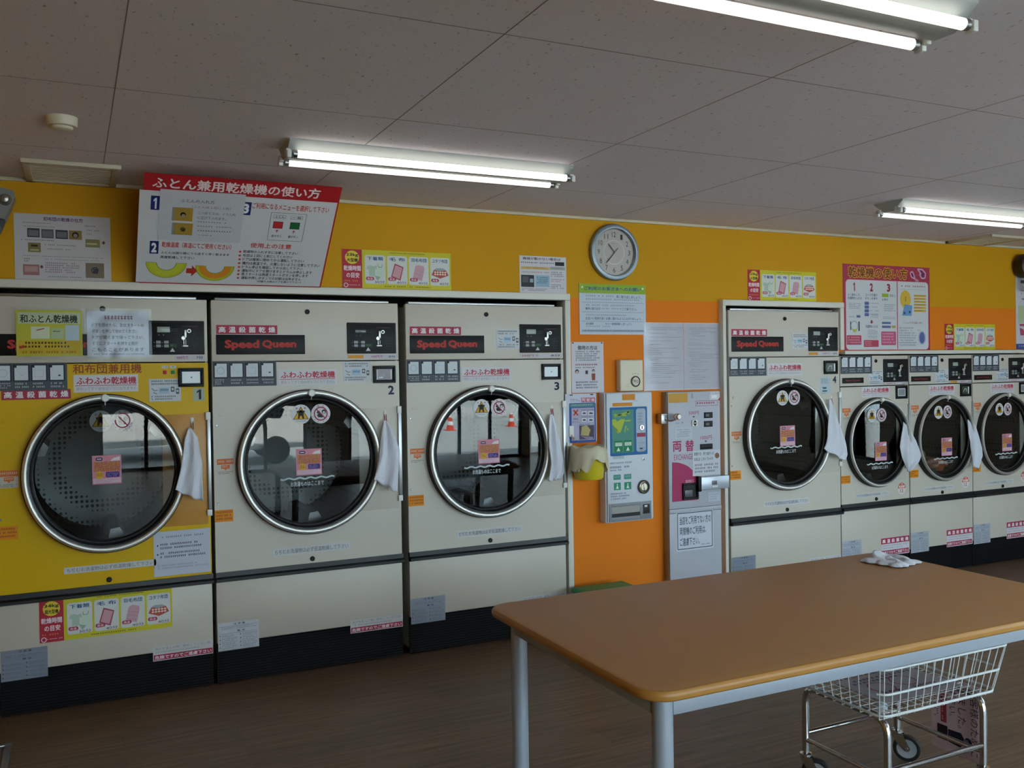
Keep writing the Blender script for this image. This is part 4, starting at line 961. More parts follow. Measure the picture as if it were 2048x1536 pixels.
s.micro('#5a5e70', *s.q(75, 145, 240, 190), 2, 12)
f = s.q(62, 215, 500, 838); s.rrect('#28468c', *f, .008, 1); s.rect('#4a7a8a', f[0]+.02, f[1]+.01, f[2]-.02, f[1]+.09, 2).micro('#a9c3a0', f[0]+.06, f[1]+.025, f[2]-.1, f[1]+.075, 1, 12, 3)
s.rect('#a9a4bc', *s.q(100, 295, 478, 800), 2)
u, v = s.p(170, 365); s.line('#c2402c', [(u-.07, v-.06), (u+.07, v+.06)], .009, 3).line('#c2402c', [(u-.07, v+.06), (u+.07, v-.06)], .009, 3)
s.micro('#2c2c3a', *s.q(128, 455, 210, 490), 1, 3, gap=0).micro('#5a5468', *s.q(108, 505, 232, 535), 2, 9, 3)
for a in ((268, 345, 345, 400), (370, 345, 460, 400), (268, 455, 345, 510), (370, 455, 455, 510)):
    f = s.q(*a); s.rect('#cfcfd6', *f, 3).poly('#33333e', [(f[0]+.02, f[3]-.02), (f[0]+.05, f[1]+.02), (f[2]-.03, f[1]+.03), (f[2]-.02, f[3]-.02)], 4)
s.micro('#4a4458', *s.q(255, 312, 470, 335), 1, 16, 3).micro('#4a4458', *s.q(260, 425, 470, 445), 1, 14, 3).micro('#4a4458', *s.q(225, 548, 400, 570), 1, 14, 3)
f = s.q(225, 575, 470, 790); s.rect('#4a3c52', *f, 3).poly('#b0a06a', [(f[0]+.08, f[1]+.02), (f[0]+.25, f[1]), (f[2]-.12, f[1]+.1), (f[2]-.2, f[1]+.25), (f[0]+.05, f[1]+.2)], 4).poly('#8a7a9c', [(f[0]+.02, f[3]-.1), (f[0]+.2, f[1]+.28), (f[2]-.05, f[1]+.3), (f[2]-.02, f[3]-.04)], 4)
for x in (.14, .8): s.rect('#20222a', x, .015, x+.1, .035, 3)
tag(s.build('exchange_notice'), 'blue framed notice hanging beside dryer 3 above the yellow bin', 'notice')

# pink how-to poster
s = PSheet(4.221, 1.637, 5.078, 2.24, WY, .002, '#a8364e'); s.zoom(7.68, 1680, 520)
f = s.q(90, 305, 1350, 1365); s.rrect('#d8b8c4', f[0]-.006, f[1]-.008, f[2]+.006, f[3]+.008, .03, 1).rrect('#c9cccf', *f, .026, 2).rect('#a8365e', *s.q(866, 330, 888, 1365), 3)
f = s.q(120, 95, 1030, 300); s.text('#d99a34', '乾燥機の使い方', f[0]-.006, f[1]-.01, f[2]+.006, f[3]+.01, .075, 2).text('#5c2a20', '乾燥機の使い方', *f, .012, 3)
def loop(s, pts, h, wd): s.line(h, pts+[pts[0]], wd, 3)
P = lambda *a: [s.p(*q_) for q_ in a]
loop(s, P((1075, 195), (1110, 180), (1160, 320), (1205, 320), (1160, 300), (1090, 260)), '#d8aac4', .011); loop(s, P((1185, 140), (1260, 150), (1310, 210), (1300, 280), (1250, 285), (1215, 220), (1240, 215)), '#d8aac4', .011)
s.poly('#5c2058', P((1085, 200), (1110, 195), (1150, 300), (1100, 262)), 2).poly('#7a2a68', P((1215, 155), (1260, 165), (1298, 215), (1285, 270), (1255, 270)), 2).line('#8a6a8a', P((1150, 235), (1225, 232)), .004, 4)
for n, a in (('1', (190, 345, 235, 478)), ('2', (453, 355, 502, 485)), ('3', (715, 365, 768, 492))): s.text('#9a2a42', n, *s.q(*a), .05, 3)
for a, t in (((112, 510, 300, 555), 'よく脱水した'), ((112, 560, 328, 610), '洗濯物を入れる'), ((385, 515, 570, 562), 'コースを選び'), ((378, 570, 572, 615), 'ボタンを押す'), ((755, 525, 848, 575), 'ボタン'), ((640, 590, 735, 630), 'を押す'), ((388, 998, 575, 1045), '洗濯物を入れる')): s.text('#3a4a74', t, *s.q(*a), .014, 3)
s.rect('#8fae2c', *s.q(640, 515, 740, 572), 3)
for i in range(4): s.rrect('#5a6a9c', *s.q(372, 640+58*i, 440, 690+58*i), .006, 3).micro('#6a7894', *s.q(450, 655+58*i, 590, 680+58*i), 1, 9)
s.poly('#8a2a3c', P((470, 925), (492, 925), (492, 950), (505, 950), (481, 982), (457, 950), (470, 950)), 3)
for a, r_, n in (((130, 655, 320, 760), 4, 11), ((470, 820, 585, 900), 4, 8), ((670, 675, 850, 800), 4, 12), ((650, 870, 850, 915), 2, 13), ((420, 1070, 575, 1210), 6, 10), ((915, 445, 1310, 470), 1, 34), ((905, 1030, 1170, 1330), 8, 18), ((1180, 1070, 1260, 1095), 1, 5), ((130, 860, 215, 890), 1, 6)): s.micro('#76809a', *s.q(*a), r_, n)
s.rrect('#b8465e', *s.q(98, 1155, 325, 1302), .006, 3).micro('#e0b0bc', *s.q(108, 1175, 318, 1290), 3, 12, 4).rrect('#b8465e', *s.q(360, 1230, 590, 1335), .006, 3).micro('#e0b0bc', *s.q(372, 1245, 500, 1322), 3, 8, 4).rrect('#c2587c', *s.q(628, 1098, 856, 1308), .006, 3).micro('#e2b8c8', *s.q(642, 1115, 842, 1292), 4, 11, 4)
u, v = s.p(215, 1010); s.ring('#7a828c', u, v, .030, .034, 3, None, 0, 360); s.rect('#3a424c', u-.045, v-.05, u-.035, v+.05, 3).rect('#3a424c', u+.045, v-.05, u+.06, v+.06, 3).poly('#a9b44a', [(u-.025, v+.04), (u+.03, v+.04), (u+.015, v+.075), (u-.01, v+.075)], 4)
for a in ((640, 950, 775, 985), (640, 1008, 775, 1045)): s.rect('#5a6a9c', *s.q(*a), 3)
s.rect('#b0a24a', *s.q(790, 1008, 850, 1045), 3).rect('#5a6a9c', *s.q(250, 848, 308, 885), 3)
s.micro('#9a3a54', *s.q(930, 385, 1310, 435), 1, 13).text('#9a3a54', '〜じょうずな使い方〜', *s.q(960, 945, 1275, 985), .012, 3)
s.disc('#cfae3c', *s.p(1000, 605), .055, 3, None, 24, .065).poly('#6a94c2', P((985, 680), (1105, 700), (1095, 858), (948, 855)), 4).line('#8a4a1c', P((1000, 560), (1002, 640)), .006, 5).disc('#24406a', *s.p(985, 815), .009, 5).disc('#24406a', *s.p(1065, 800), .009, 5)
for i in range(6): s.rect('#d0a838', *s.q(1130, 535+46*i, 1315, 570+46*i), 3).micro('#8a6a30', *s.q(1135, 540+46*i, 1300, 566+46*i), 1, 11, 4)
u, v = s.p(1255, 1195); s.disc('#a9b0c8', u, v, .04, 3, None, 24, .05).disc('#5a64a0', u, v, .028, 4, None, 24, .042)
tag(s.build('how_to_poster'), 'pink framed instruction poster on the wall above dryer 5', 'poster')
# poster cut by the right edge
s = PSheet(6.035, 1.64, 6.46, 2.24, WY, .002, '#c9c6cc')
s.rect('#8a7a9c', .06, .03, 1, .06, 1).rect('#4a4a6a', .14, .1, .9, .14, 1).micro('#6a6478', .14, .18, .95, .3, 3, 20).micro('#4a5a84', .14, .33, .9, .41, 2, 7).rect('#b4c09c', .06, .43, .98, .66, 1).disc('#d6dccc', .4, .55, .06, 2).rect('#a84a6a', .1, .67, .98, .70, 1).poly('#a84a6a', [(.1, .72), (.2, .74), (.3, .82), (.12, .82)], 1).rect('#3a4c8a', 0, .93, 1, 1, 1).micro('#b0b8d0', .06, .945, .95, .985, 1, 16, 2)
tag(s.build('wall_poster'), 'tall white poster with a pale green picture, cut off by the right edge', 'poster')

# ------------------------------------------------------------------ wall clock
o = thing('wall_clock', 'round silver wall clock with a pale face, showing about 10:37', 'clock', (2.352, WY, 2.236))
RIM = mat('clock_rim', '#8c98a0', .4, metal=.6); FACE = mat('clock_face', '#c3bcb6', .5)
b = B(); b.lathe([(.150, 0), (.170, -.006), (.172, -.018), (.166, -.03), (.152, -.036), (.144, -.034), (.138, -.02)], (0, 0, 0), RIM, 64); obj('rim', b, o)
f = obj('dial', B().lathe([(.0001, -.012), (.142, -.012)], (0, 0, 0), FACE, 64), o)
s = Sheet(-.14, -.14, .14, .14, -.012, 0)
for h in range(1, 13):
    a = math.radians(90-30*h); u, v = .5+.385*math.cos(a), .5-.385*math.sin(a); w_ = .05 if h > 9 else .028
    s.text('#3a3634', str(h), u-w_, v-.055, u+w_, v+.055, .0, 1)
s.ring('#e4e2e0', .5, .5, .070, .073, 1, seg=48).micro('#5a5652', .45, .3, .55, .325, 1, 6, 1); s.build('numerals', f, base=False)
def hand(name, ang, L, tail, wd, y):
    a = math.radians(90-ang); d = Vector((math.cos(a), 0, math.sin(a))); n = Vector((-d.z, 0, d.x)); b = B()
    pts = [d*-tail+n*wd*.8, d*-tail-n*wd*.8, d*L*.75-n*wd*1.3, d*L, d*L*.75+n*wd*1.3]
    b.prism([(p.x, p.z) for p in pts], 'Y', y-.0012, y, mat('clock_hand', '#262220', .4)); obj(name, b, o)
hand('hour_hand', 318.5, .072, .0, .0026, -.018); hand('minute_hand', 222, .098, .035, .0022, -.021)
obj('centre_pin', B().lathe([(.0001, -.026), (.004, -.026), (.005, -.012)], (0, 0, 0), RIM, 16), o)
obj('cover_glass', B().lathe([(.0001, -.031), (.143, -.029)], (0, 0, 0), PLASTIC, 48), o)

# ------------------------------------------------------------------ call box
o = thing('call_box', 'cream call box with a round button, on the orange wall above the card machine', 'call box', (2.36, WY, 1.396))
b = B(); b.box(0, .165, -.05, 0, 0, .19, CREAMP, .008, 3); obj('housing', b, o)
b = B(); b.lathe([(.033, -.05), (.033, -.054), (.028, -.056), (.027, -.051)], (.108, 0, .058), mat('dark_ring', '#3c3a38', .5), 36); b.lathe([(.0001, -.055), (.024, -.055), (.027, -.05)], (.108, 0, .058), CREAMP, 32); obj('call_button', b, o)
s = Sheet(0, 0, .165, .19, -.05, 0); s.text('#8a8478', '呼出', .56, .63, .75, .75, .01, 22)
for q in range(3): s.disc('#6a655c', .55+.11*q, .44+.02*abs(q-1), .003, 1, None, 10)
s.frame('#a39c8a', .24, .78, .34, .86, .001, 1); s.build('lettering', o, base=False)

# ------------------------------------------------------------------ card vending machine
VX0, VX1, VZ0, VZ1, VY = 2.236, 2.568, .612, 1.391, -.042
o = thing('card_vending_machine', 'white wall-mounted card vending machine with a blue panel', 'vending machine', (VX0, WY, VZ0))
def rel(ob, p): ob.location = -p.location; return ob
WENA = mat('white_enamel', '#c6ccd4', .42); WSIDE = mat('white_side', '#d9dade', .4)
b = B(); b.box(VX0-.004, VX1+.002, VY+.012, WY, VZ0, VZ1, WSIDE, .006, 3); rel(obj('cabinet', b, o), o)
b = B(); b.box(VX0+.004, VX1-.004, VY, VY+.014, VZ0+.006, VZ1-.004, WENA, .004, 3); rel(obj('front_door', b, o), o)
s = PSheet(VX0, VZ0, VX1, VZ1, VY, 0); s.zoom(8.084, 1130, 780)
s.rect('#cf8420', *s.q(922, 68, 1133, 160), 1).rect('#cf8420', *s.q(766, 212, 1088, 258), 1).micro('#6a7484', *s.q(1090, 172, 1180, 185), 1, 8)
s.rrect('#1f639c', *s.q(720, 285, 1335, 1035), .008, 1).rect('#4e8a7a', *s.q(755, 325, 1118, 1000), 2)
y_ = '#a9b83c'
s.poly(y_, P2 := [s.p(*q_) for q_ in ((760, 480), (810, 470), (850, 510), (900, 470), (970, 470), (940, 560), (900, 680), (860, 700), (800, 600), (765, 560))], 3)
for a in (((790, 400), (990, 410)), ((800, 430), (1040, 350)), ((970, 500), (1060, 490)), ((985, 580), (965, 680)), ((820, 620), (850, 700)), ((1010, 620), (1020, 650))): s.line(y_, [s.p(*q_) for q_ in a], .008, 3)
s.poly(y_, [s.p(*q_) for q_ in ((985, 350), (1060, 345), (1030, 400))], 3)
for a in ((795, 825, 930, 1005), (948, 815, 1082, 995)):
    f = s.q(*a); h = f[3]-f[1]; s.rect('#13784a', *f, 3).rect('#cfdcd2', f[0]+.02, f[1]+h*.16, f[2]-.01, f[1]+h*.46, 4).micro('#5a8a70', f[0]+.03, f[1]+h*.2, f[2]-.02, f[1]+h*.42, 2, 8, 5)
    c = (f[0]+f[2])/2; s.poly('#d4e4d8', [(c-.04, f[3]-h*.1), (c+.04, f[3]-h*.1), (c, f[3]-h*.44)], 4)
f = s.q(1145, 300, 1308, 990); s.rrect('#a9b6c8', *f, .0099, 3).micro('#8a93a4', f[0]+.03, f[1]+.05, f[2]-.03, f[1]+.2, 4, 8, 4).micro('#8a93a4', f[0]+.03, f[1]+.56, f[2]-.03, f[1]+.7, 4, 8, 4) if False else s.rrect('#a9b6c8', *f, .0165, 3).micro('#8a93a4', f[0]+.03, f[1]+.03, f[2]-.03, f[1]+.12, 4, 8, 4).micro('#8a93a4', f[0]+.03, f[1]+.26, f[2]-.03, f[1]+.34, 4, 8, 4)
s.rect('#9a3a54', *s.q(1160, 695, 1300, 752), 4).rect('#3a4456', *s.q(1208, 935, 1255, 955), 4)
s.micro('#5a6a88', *s.q(725, 1170, 1080, 1195), 1, 22).micro('#2a4a84', *s.q(725, 1235, 1085, 1265), 1, 16).micro('#2a4a84', *s.q(725, 1290, 915, 1315), 1, 9)
s.rect('#aab6ba', *s.q(770, 1065, 955, 1110), 1).micro('#7a8a94', *s.q(830, 1070, 900, 1090), 1, 5)
s.zoom(3.658, 1100, 780)
for a in ((463, 622, 518, 655), (541, 617, 595, 650)): s.rect('#4a8f80', *s.q(*a), 1).micro('#8fbcae', *s.q(a[0]+6, a[1]+8, a[2]-6, a[3]-8), 1, 6, 2)
for a in ((467, 680, 518, 730), (543, 675, 595, 725)):
    f = s.q(*a); s.rect('#2f8a6a', *f, 1); c = (f[0]+f[2])/2; s.disc('#d0ded8', c, f[1]+.014, .004, 2).poly('#d0ded8', [(c-.03, f[3]-.01), (c+.03, f[3]-.01), (c, f[1]+.015)], 2)
s.micro('#3a5a8a', *s.q(443, 755, 590, 800), 3, 18)
rel(s.build('lettering', o, base=False), o)
def vx(a, b2, y=VY): return at(1100+a/3.658, 780+b2/3.658, y)
x, z = vx(683, 708); b = B(); b.lathe([(.042, 0), (.042, -.008), (.034, -.012), (.033, -.004)], (x, VY, z), mat('dark_ring', '#3c3a38', .5), 40); b.lathe([(.0001, -.010), (.022, -.010), (.026, -.006), (.034, -.005)], (x, VY, z), mat('knob_champagne', '#b5aa94', .3, metal=.8), 40); b.box(x-.003, x+.003, VY-.014, VY-.008, z-.024, z+.024, STEEL, .001); rel(obj('return_knob', b, o), o)
x, z = vx(683, 505); rel(obj('keyhole', B().lathe([(.0001, -.004), (.004, -.004), (.009, -.003), (.0095, 0)], (x, VY, z), STEEL, 24, mats=[DARKIN, STEEL, STEEL]), o), o)
xa, za = vx(430, 830); xb, zb = vx(740, 935); za = (za+vx(740, 815)[1])/2; zb = (zb+vx(436, 970)[1])/2
b = B(); GP = mat('tray_grey', '#7c7f86', .45)
xr0, xr1, zr0, zr1 = xa+.018, xa+(xb-xa)*.73, zb+.025, za-.02
b.box(xa, xr0, VY-.004, VY+.001, zb, za, GP, .001); b.box(xr1, xb, VY-.004, VY+.001, zb, za, GP, .001); b.box(xr0, xr1, VY-.004, VY+.001, zb, zr0, GP, .001); b.box(xr0, xr1, VY-.004, VY+.001, zr1, za, GP, .001); t = rel(obj('delivery_tray', b, o), o)
b = B(); b.prism([(VY-.003, zr1), (VY-.0005, zr0), (VY-.001, zr0), (VY-.0035, zr1)], 'X', xr0, xr1, mat('tray_flap', '#9a9890', .35)); b.box(xr0, xr1, VY-.0032, VY-.0002, zr0, zr0+.022, DARKIN); obj('flap', b, t)
b = B(); b.box(xr1+.02, xb-.012, VY-.006, VY-.003, za-.075, za-.018, DARKIN, .002); b.box(xr1+.03, xb-.03, VY-.0075, VY-.005, za-.036, za-.024, STEEL, .001); obj('card_slot', b, t)
z = at(1130+1230/8.084, 780+605/8.084, VY)[1]; x = at(1130+1235/8.084, 0, VY)[0] if False else at(1130+1235/8.084, 780+605/8.084, VY)[0]
b = B(); b.lathe([(.0001, -.008), (.014, -.008), (.017, -.004), (.017, 0)], (x, VY, z), POLISH, 28); b.box(x-.003, x+.003, VY-.011, VY-.006, z-.010, z+.010, DARKIN); rel(obj('coin_slot', b, o), o)

# ------------------------------------------------------------------ change machine
EX0, EX1, EY = 2.694, 3.094, -.025
ez = lambda a, b2, y=EY: at(1310+a/6.4, 770+b2/6.4, y)
ETOP = 1.384; ESEAM = at(1337, 1021, EY)[1]
o = thing('change_machine', 'grey change machine with a magenta corner, left of dryer 4', 'change machine', (EX0, WY, 0))
EG = mat('machine_grey', '#aeb0ba', .42); EB = mat('machine_side_beige', '#a08c6c', .5)
b = B(); b.box(EX0-.002, EX1, EY+.016, WY, .0, ETOP, EB, .003); rel(obj('cabinet', b, o), o)
b = B(); b.box(EX0, EX1, EY, EY+.015, ESEAM+.004, ETOP-.002, EG, .004, 3); b.box(EX0, EX1, EY-.003, EY+.012, ESEAM-.022, ESEAM+.003, EG, .003); rel(obj('front_door', b, o), o)
b = B(); b.box(EX0, EX1, EY, EY+.015, .015, ESEAM-.024, EG, .004, 3); st = rel(obj('stand_panel', b, o), o)
s = PSheet(EX0, ESEAM, EX1, ETOP, EY, 0); s.zoom(6.4, 1310, 770); MG = '#a8305e'
s.rect('#c8963c', *s.q(172, 110, 418, 222), 1).frame(MG, *s.q(520, 205, 800, 258), .0022, 1).micro(MG, *s.q(530, 215, 790, 250), 1, 9)
s.rect('#cfcfd4', *s.q(698, 92, 830, 185), 1).micro('#8a8a94', *s.q(700, 95, 825, 125), 1, 8, 2).poly('#b0304a', [s.p(*q_) for q_ in ((800, 195), (832, 150), (832, 195))], 2).rect('#e9e9ec', *s.q(722, 130, 790, 165), 2)
s.text('#a8506e', '500円', *s.q(430, 335, 560, 378), .008, 1).poly('#5a4a5c', [s.p(*q_) for q_ in ((478, 398), (512, 398), (495, 422))], 1)
s.micro('#6a6a74', *s.q(262, 482, 330, 500), 1, 4).poly('#5a4a5c', [s.p(*q_) for q_ in ((340, 476), (362, 476), (351, 496))], 1)
f = s.q(258, 548, 478, 685); s.rect('#bfc4cc', *f, 1).micro('#8f95a0', f[0]+.03, f[1]+.012, f[2]-.03, f[3]-.012, 4, 12, 2)
s.text(MG, '両', *s.q(225, 722, 340, 852), .025, 1).text(MG, '替', *s.q(388, 708, 500, 845), .025, 1).text('#a8305e', 'EXCHANGER', *s.q(243, 893, 515, 948), .0, 1)
s.text('#a8506e', '1000円', *s.q(578, 648, 728, 697), .008, 1).poly('#5a4a5c', [s.p(*q_) for q_ in ((632, 710), (668, 710), (650, 738))], 1)
pts = [s.p(218, 990), s.p(300, 993), s.p(380, 1018), s.p(430, 1045), s.p(475, 1085), s.p(515, 1125), s.p(545, 1150), s.p(556, 1190), s.p(556, 1468), s.p(218, 1498)]; s.poly(MG, pts[::-1], 1)
s.text('#dcb0c4', '返却口', *s.q(390, 1215, 490, 1248), .015, 2)
f = s.q(684, 1378, 830, 1480); s.rect('#bcc2cc', *f, 1).micro('#98a0ac', f[0]+.02, f[1]+.01, f[2]-.02, f[3]-.01, 3, 9, 2)
rel(s.build('lettering', o, base=False), o)
f = [ez(478, 845), ez(832, 1140)]; n = PSheet(f[0][0], f[1][1], f[1][0], f[0][1], EY-.001, .0012, '#c9cbd2')
n.text('#4a4e5c', '両替する　折り曲がった', .05, .06, .78, .2, .012, 2).text('#4a4e5c', 'お札は しわくちゃの', .05, .27, .74, .41, .012, 2).disc('#6a4230', .89, .24, .017, 2).ring('#a8705a', .89, .24, .006, .011, 3).micro('#5e6270', .06, .52, .92, .92, 3, 15)
rel(n.build('usage_notice', o), o)
def slot(name, a, dep=.004):
    (x0, z1), (x1, z0) = ez(a[0], a[1]), ez(a[2], a[3]); b = B(); b.box(x0, x1, EY-dep, EY+.002, z0, z1, BLACKP, .002); b.box(x0+.006, x1-.006, EY-dep-.001, EY-dep+.001, z0+.006, z1-.006, DARKIN); b.box(x0+.012, x0+(x1-x0)*.55, EY-dep-.0022, EY-dep, z0+.010, z1-.012, mat('slot_grey', '#55585e', .3)); rel(obj(name, b, o), o)
slot('indicator_window', (625, 350, 735, 420)); slot('indicator_window', (625, 462, 735, 532))
(x0, z1), (x1, z0) = ez(575, 757), ez(735, 818); b = B(); b.box(x0, x1, EY-.004, EY+.001, z0, z1, BLACKP, .002); b.box(x0+.008, x1-.008, EY-.006, EY-.003, (z0+z1)/2-.003, (z0+z1)/2+.002, DARKIN); rel(obj('bill_slot', b, o), o)
(x0, z1), (x1, z0) = ez(465, 450), ez(540, 525); b = B(); b.box(x0, x1, EY-.008, EY+.001, z0, z1, WHITEP, .002); cx_, cz_ = (x0+x1)/2, (z0+z1)/2
b.prism([(cx_-.016, cz_), (cx_, cz_-.019), (cx_+.016, cz_), (cx_, cz_+.019)], 'Y', -.0345, -.030, BLACKP); b.box(cx_-.013, cx_+.013, -.0352, -.033, cz_-.002, cz_+.003, WHITEP); rel(obj('coin_slot', b, o), o)
(x0, z1), (x1, z0) = ez(345, 1262), ez(548, 1455); b = B(); t = .012
for a in ((x0, x1, z0, z0+t), (x0, x1, z1-t, z1), (x0, x0+t, z0+t, z1-t), (x1-t, x1, z0+t, z1-t)): b.box(a[0], a[1], EY-.014, EY+.001, a[2], a[3], BLACKP, .003)
b.box(x0+t, x1-t, EY-.002, EY, z0+t, z1-t, DARKIN); b.box(x0+.018, x0+(x1-x0)*.64, EY-.006, EY-.001, z0+.018, z0+(z1-z0)*.58, mat('slot_grey', '#55585e', .3), .002); rel(obj('return_cup', b, o), o)
(x0, z1), (x1, z0) = ez(470, 102), ez(496, 165); b = B(); b.box(x0, x1, EY-.006, EY, z0, z1, EG, .002); rel(obj('latch', b, o), o)
# lever lock on the left edge
(lx, lz) = ez(300, 405, EY-.05); b = B(); wx = EX0
b.box(wx-.05, wx-.008, EY+.0, EY+.05, lz-.045, lz+.02, STEEL, .004); b.tube([(wx-.02, EY-.004, lz-.02), (wx+.0, EY-.03, lz-.025), (wx+.04, EY-.05, lz-.012), (lx, EY-.05, lz)], .007, POLISH, 10); b.lathe([(.0001, -.075), (.014, -.075), (.02, -.068), (.021, -.04), (.016, -.034)], (lx-.01, EY, lz), POLISH, 24); rel(obj('lever_lock', b, o), o)
# security bar on the right edge
(x0, z1), (x1, z0) = ez(590, 1180, EY-.03), ez(950, 1318, EY-.03)
b = B(); b.box(x0, x1, EY-.034, EY-.012, z0, z1, mat('bar_silver', '#b3b8c2', .35, metal=.5), .004); b.box(x0-.018, x0+.004, EY-.03, EY, z0-.008, z1+.004, BLACKP, .003); b.box(x0+.08, x0+.12, EY-.036, EY-.033, z0+.03, z0+.055, mat('slot_grey', '#55585e', .3), .001); b.box(x0+.082, x0+.125, EY-.037, EY-.033, z0+.014, z0+.022, WHITEP); rel(obj('security_bar', b, o), o)
f = [at(1352, 1024, EY), at(1427, 1093, EY)]; n = PSheet(f[0][0], f[1][1]-.006, f[1][0], f[0][1], EY, .001, '#c9cdd6'); n.frame('#3c4c64', .035, .05, .965, .95, .005, 2)
for t, a in (('当店をご利用でない方の', (.09, .13, .93, .34)), ('両替機のご利用は、', (.09, .40, .80, .6)), ('ご遠慮下さい。', (.09, .67, .62, .87))): n.text('#34405a', t, *a, .01, 2)
n.micro('#4a5468', .62, .86, .92, .91, 1, 16, 2); rel(n.build('customer_notice', o), o)

# ------------------------------------------------------------------ yellow bin with its bag, hook
o = thing('waste_bin', 'small yellow bin lined with a pale plastic bag, hung on the orange wall', 'bin', (2.092, -.075, .893))
YB = mat('yellow_bin_plastic', '#d2be28', .4); BAG = mat('bag_film', '#c9c0a4', .45, spec=.4)
b = B(); b.lathe([(.0001, 0), (.078, 0), (.084, .006), (.100, .158), (.104, .160), (.103, .163), (.097, .160), (.080, .01), (.0001, .008)], (0, 0, 0), YB, 40, 'Z'); obj('pail', b, o)
def bag(u, v):
    a = u*2*PI; dr = .066+.022*math.sin(a*2+1.4)+.014*math.sin(a*5)+.01*math.sin(a*9+2)
    if v < .35: r_, z = .088+.022*v/.35, .165+.024*math.sin(v/.35*PI)+.004*math.sin(a*7)+.006*math.sin(a*3)
    else:
        t = (v-.35)/.65; r_ = .110+.008*t+.004*math.sin(a*11+t*3)*t; z = .163-dr*1.35*t
    return Vector((r_*math.cos(a), min(r_*math.sin(a), .105), z))
b = B(); b.grid(bag, 64, 12, BAG); obj('bin_bag', b, o, smooth=80)
b = B(); b.tube([(-.07, .06, .17), (-.10, .03, .15), (-.110, 0, .10), (-.106, -.02, .05), (-.095, -.05, .055), (-.088, -.055, .11)], .006, BAG, 8); obj('bag_handle', b, o)
o = thing('wall_hook', 'white adhesive hook on the blue framed notice above the yellow bin', 'hook', (2.018, -.006, 1.118))
b = B(); b.box(-.016, .016, -.006, 0, .02, .085, WHITEP, .003); obj('plate', b, o)
b = B(); b.tube([(0, -.004, .03), (0, -.02, .012), (0, -.032, .004), (0, -.036, .016)], .005, mat('hook_pinkish', '#c9ab98', .4), 8); obj('hook', b, o)

# ------------------------------------------------------------------ green box by the wall
o = thing('storage_box', 'green plastic box with a rounded lid on the floor by the orange wall', 'box', (2.16, -.20, 0))
b = B(); b.prism([(-.15, 0), (.15, 0), (.165, .23), (-.165, .23)], 'Y', -.15, .15, GREENP); obj('body', b, o)
b = B(); b.box(-.178, .178, -.165, .165, .228, .264, GREENP, .016, 3); obj('lid', b, o)

# ------------------------------------------------------------------ fixtures at the photo's edges
o = thing('wall_bracket', 'grey metal wall bracket with a round knob, cut off by the left edge', 'bracket', (-.86, WY, 2.28))
b = B(); b.prism([(-.10, .10), (.03, .075), (.035, .045), (-.005, -.055), (-.10, -.03)], 'Y', -.15, -.05, mat('bracket_grey', '#7c7e7c', .4, metal=.5)); obj('plate', b, o)
b = B(); b.lathe([(.0001, -.185), (.014, -.182), (.023, -.168), (.026, -.15)], (-.002, 0, .032), STEEL, 28); obj('knob', b, o)
b = B(); b.prism([(-.10, -.03), (-.008, -.055), (-.018, -.085), (-.10, -.08)], 'Y', -.13, -.055, mat('dark_grey_plastic', '#3a3c3e', .5)); b.box(-.08, -.03, -.05, 0, -.04, .06, STEEL, .004); obj('joint', b, o)
b = B(); b.prism([(-.10, -.08), (-.018, -.085), (-.075, -.22), (-.10, -.22)], 'Y', -.12, -.06, mat('grey_arm', '#5a5f62', .5)); obj('arm', b, o)
o = thing('wall_fixture', 'dark round fixture on the wall at the upper right edge', 'fixture', (6.075, WY, 2.285))
b = B(); b.lathe([(.0001, -.11), (.05, -.11), (.085, -.09), (.095, -.05), (.09, -.02), (.05, -.015), (.05, 0)], (0, 0, 0), mat('fixture_brown', '#2a1c14', .4), 40); obj('housing', b, o)
b = B(); b.box(-.02, .03, -.12, -.08, -.2, .02, mat('grey_arm', '#5a5f62', .5), .008); obj('arm', b, o)

# floor grate
o = thing('floor_grate', 'metal framed floor grate at the lower left corner of the photo', 'grate', (-1.06, -.55, 0))
b = B()
for a in ((-.19, .19, -.20, -.175), (-.19, .19, .175, .20), (-.19, -.165, -.175, .175), (.165, .19, -.175, .175)): b.box(*a, 0, .012, STEEL, .002)
obj('frame', b, o)
b = B()
for k in range(11): x = -.15+.03*k; b.box(x-.004, x+.004, -.175, .175, .001, .009, STEEL)
obj('grating', b, o)

# ------------------------------------------------------------------ folding table
def rrpoly(x0, x1, y0, y1, r, n=10):
    pts = []
    for cx_, cy_, a0 in ((x1-r, y1-r, 0), (x0+r, y1-r, 90), (x0+r, y0+r, 180), (x1-r, y0+r, 270)):
        for k in range(n+1): a = math.radians(a0+90*k/n); pts.append((cx_+r*math.cos(a), cy_+r*math.sin(a)))
    return pts
TX0, TX1, TY0, TY1, TZ = .682, 2.602, -2.765, -1.728, .70
o = thing('work_table', 'large light brown table with rounded corners and silver legs', 'table', (0, 0, 0))
b = B(); P0 = rrpoly(TX0, TX1, TY0, TY1, .085); n = len(P0); rings = []
for ins, z in ((.012, TZ), (.006, TZ-.0015), (.001, TZ-.008), (0, TZ-.015), (.002, TZ-.024), (.008, TZ-.029), (.02, TZ-.030)):
    rings.append([b.bm.verts.new((x, y, z)) for x, y in rrpoly(TX0+ins, TX1-ins, TY0+ins, TY1-ins, .085-ins)])
b._set([b.bm.faces.new(rings[0])], TABLEM)
for i in range(len(rings)-1): b._set([b.bm.faces.new((rings[i][k], rings[i][(k+1) % n], rings[i+1][(k+1) % n], rings[i+1][k])) for k in range(n)], TEDGE)
b._set([b.bm.faces.new(rings[-1])], TEDGE); obj('tabletop', b, o, smooth=30)
LX0, LX1, LY0, LY1 = TX0+.092, TX1-.092, TY0+.085, TY1-.092
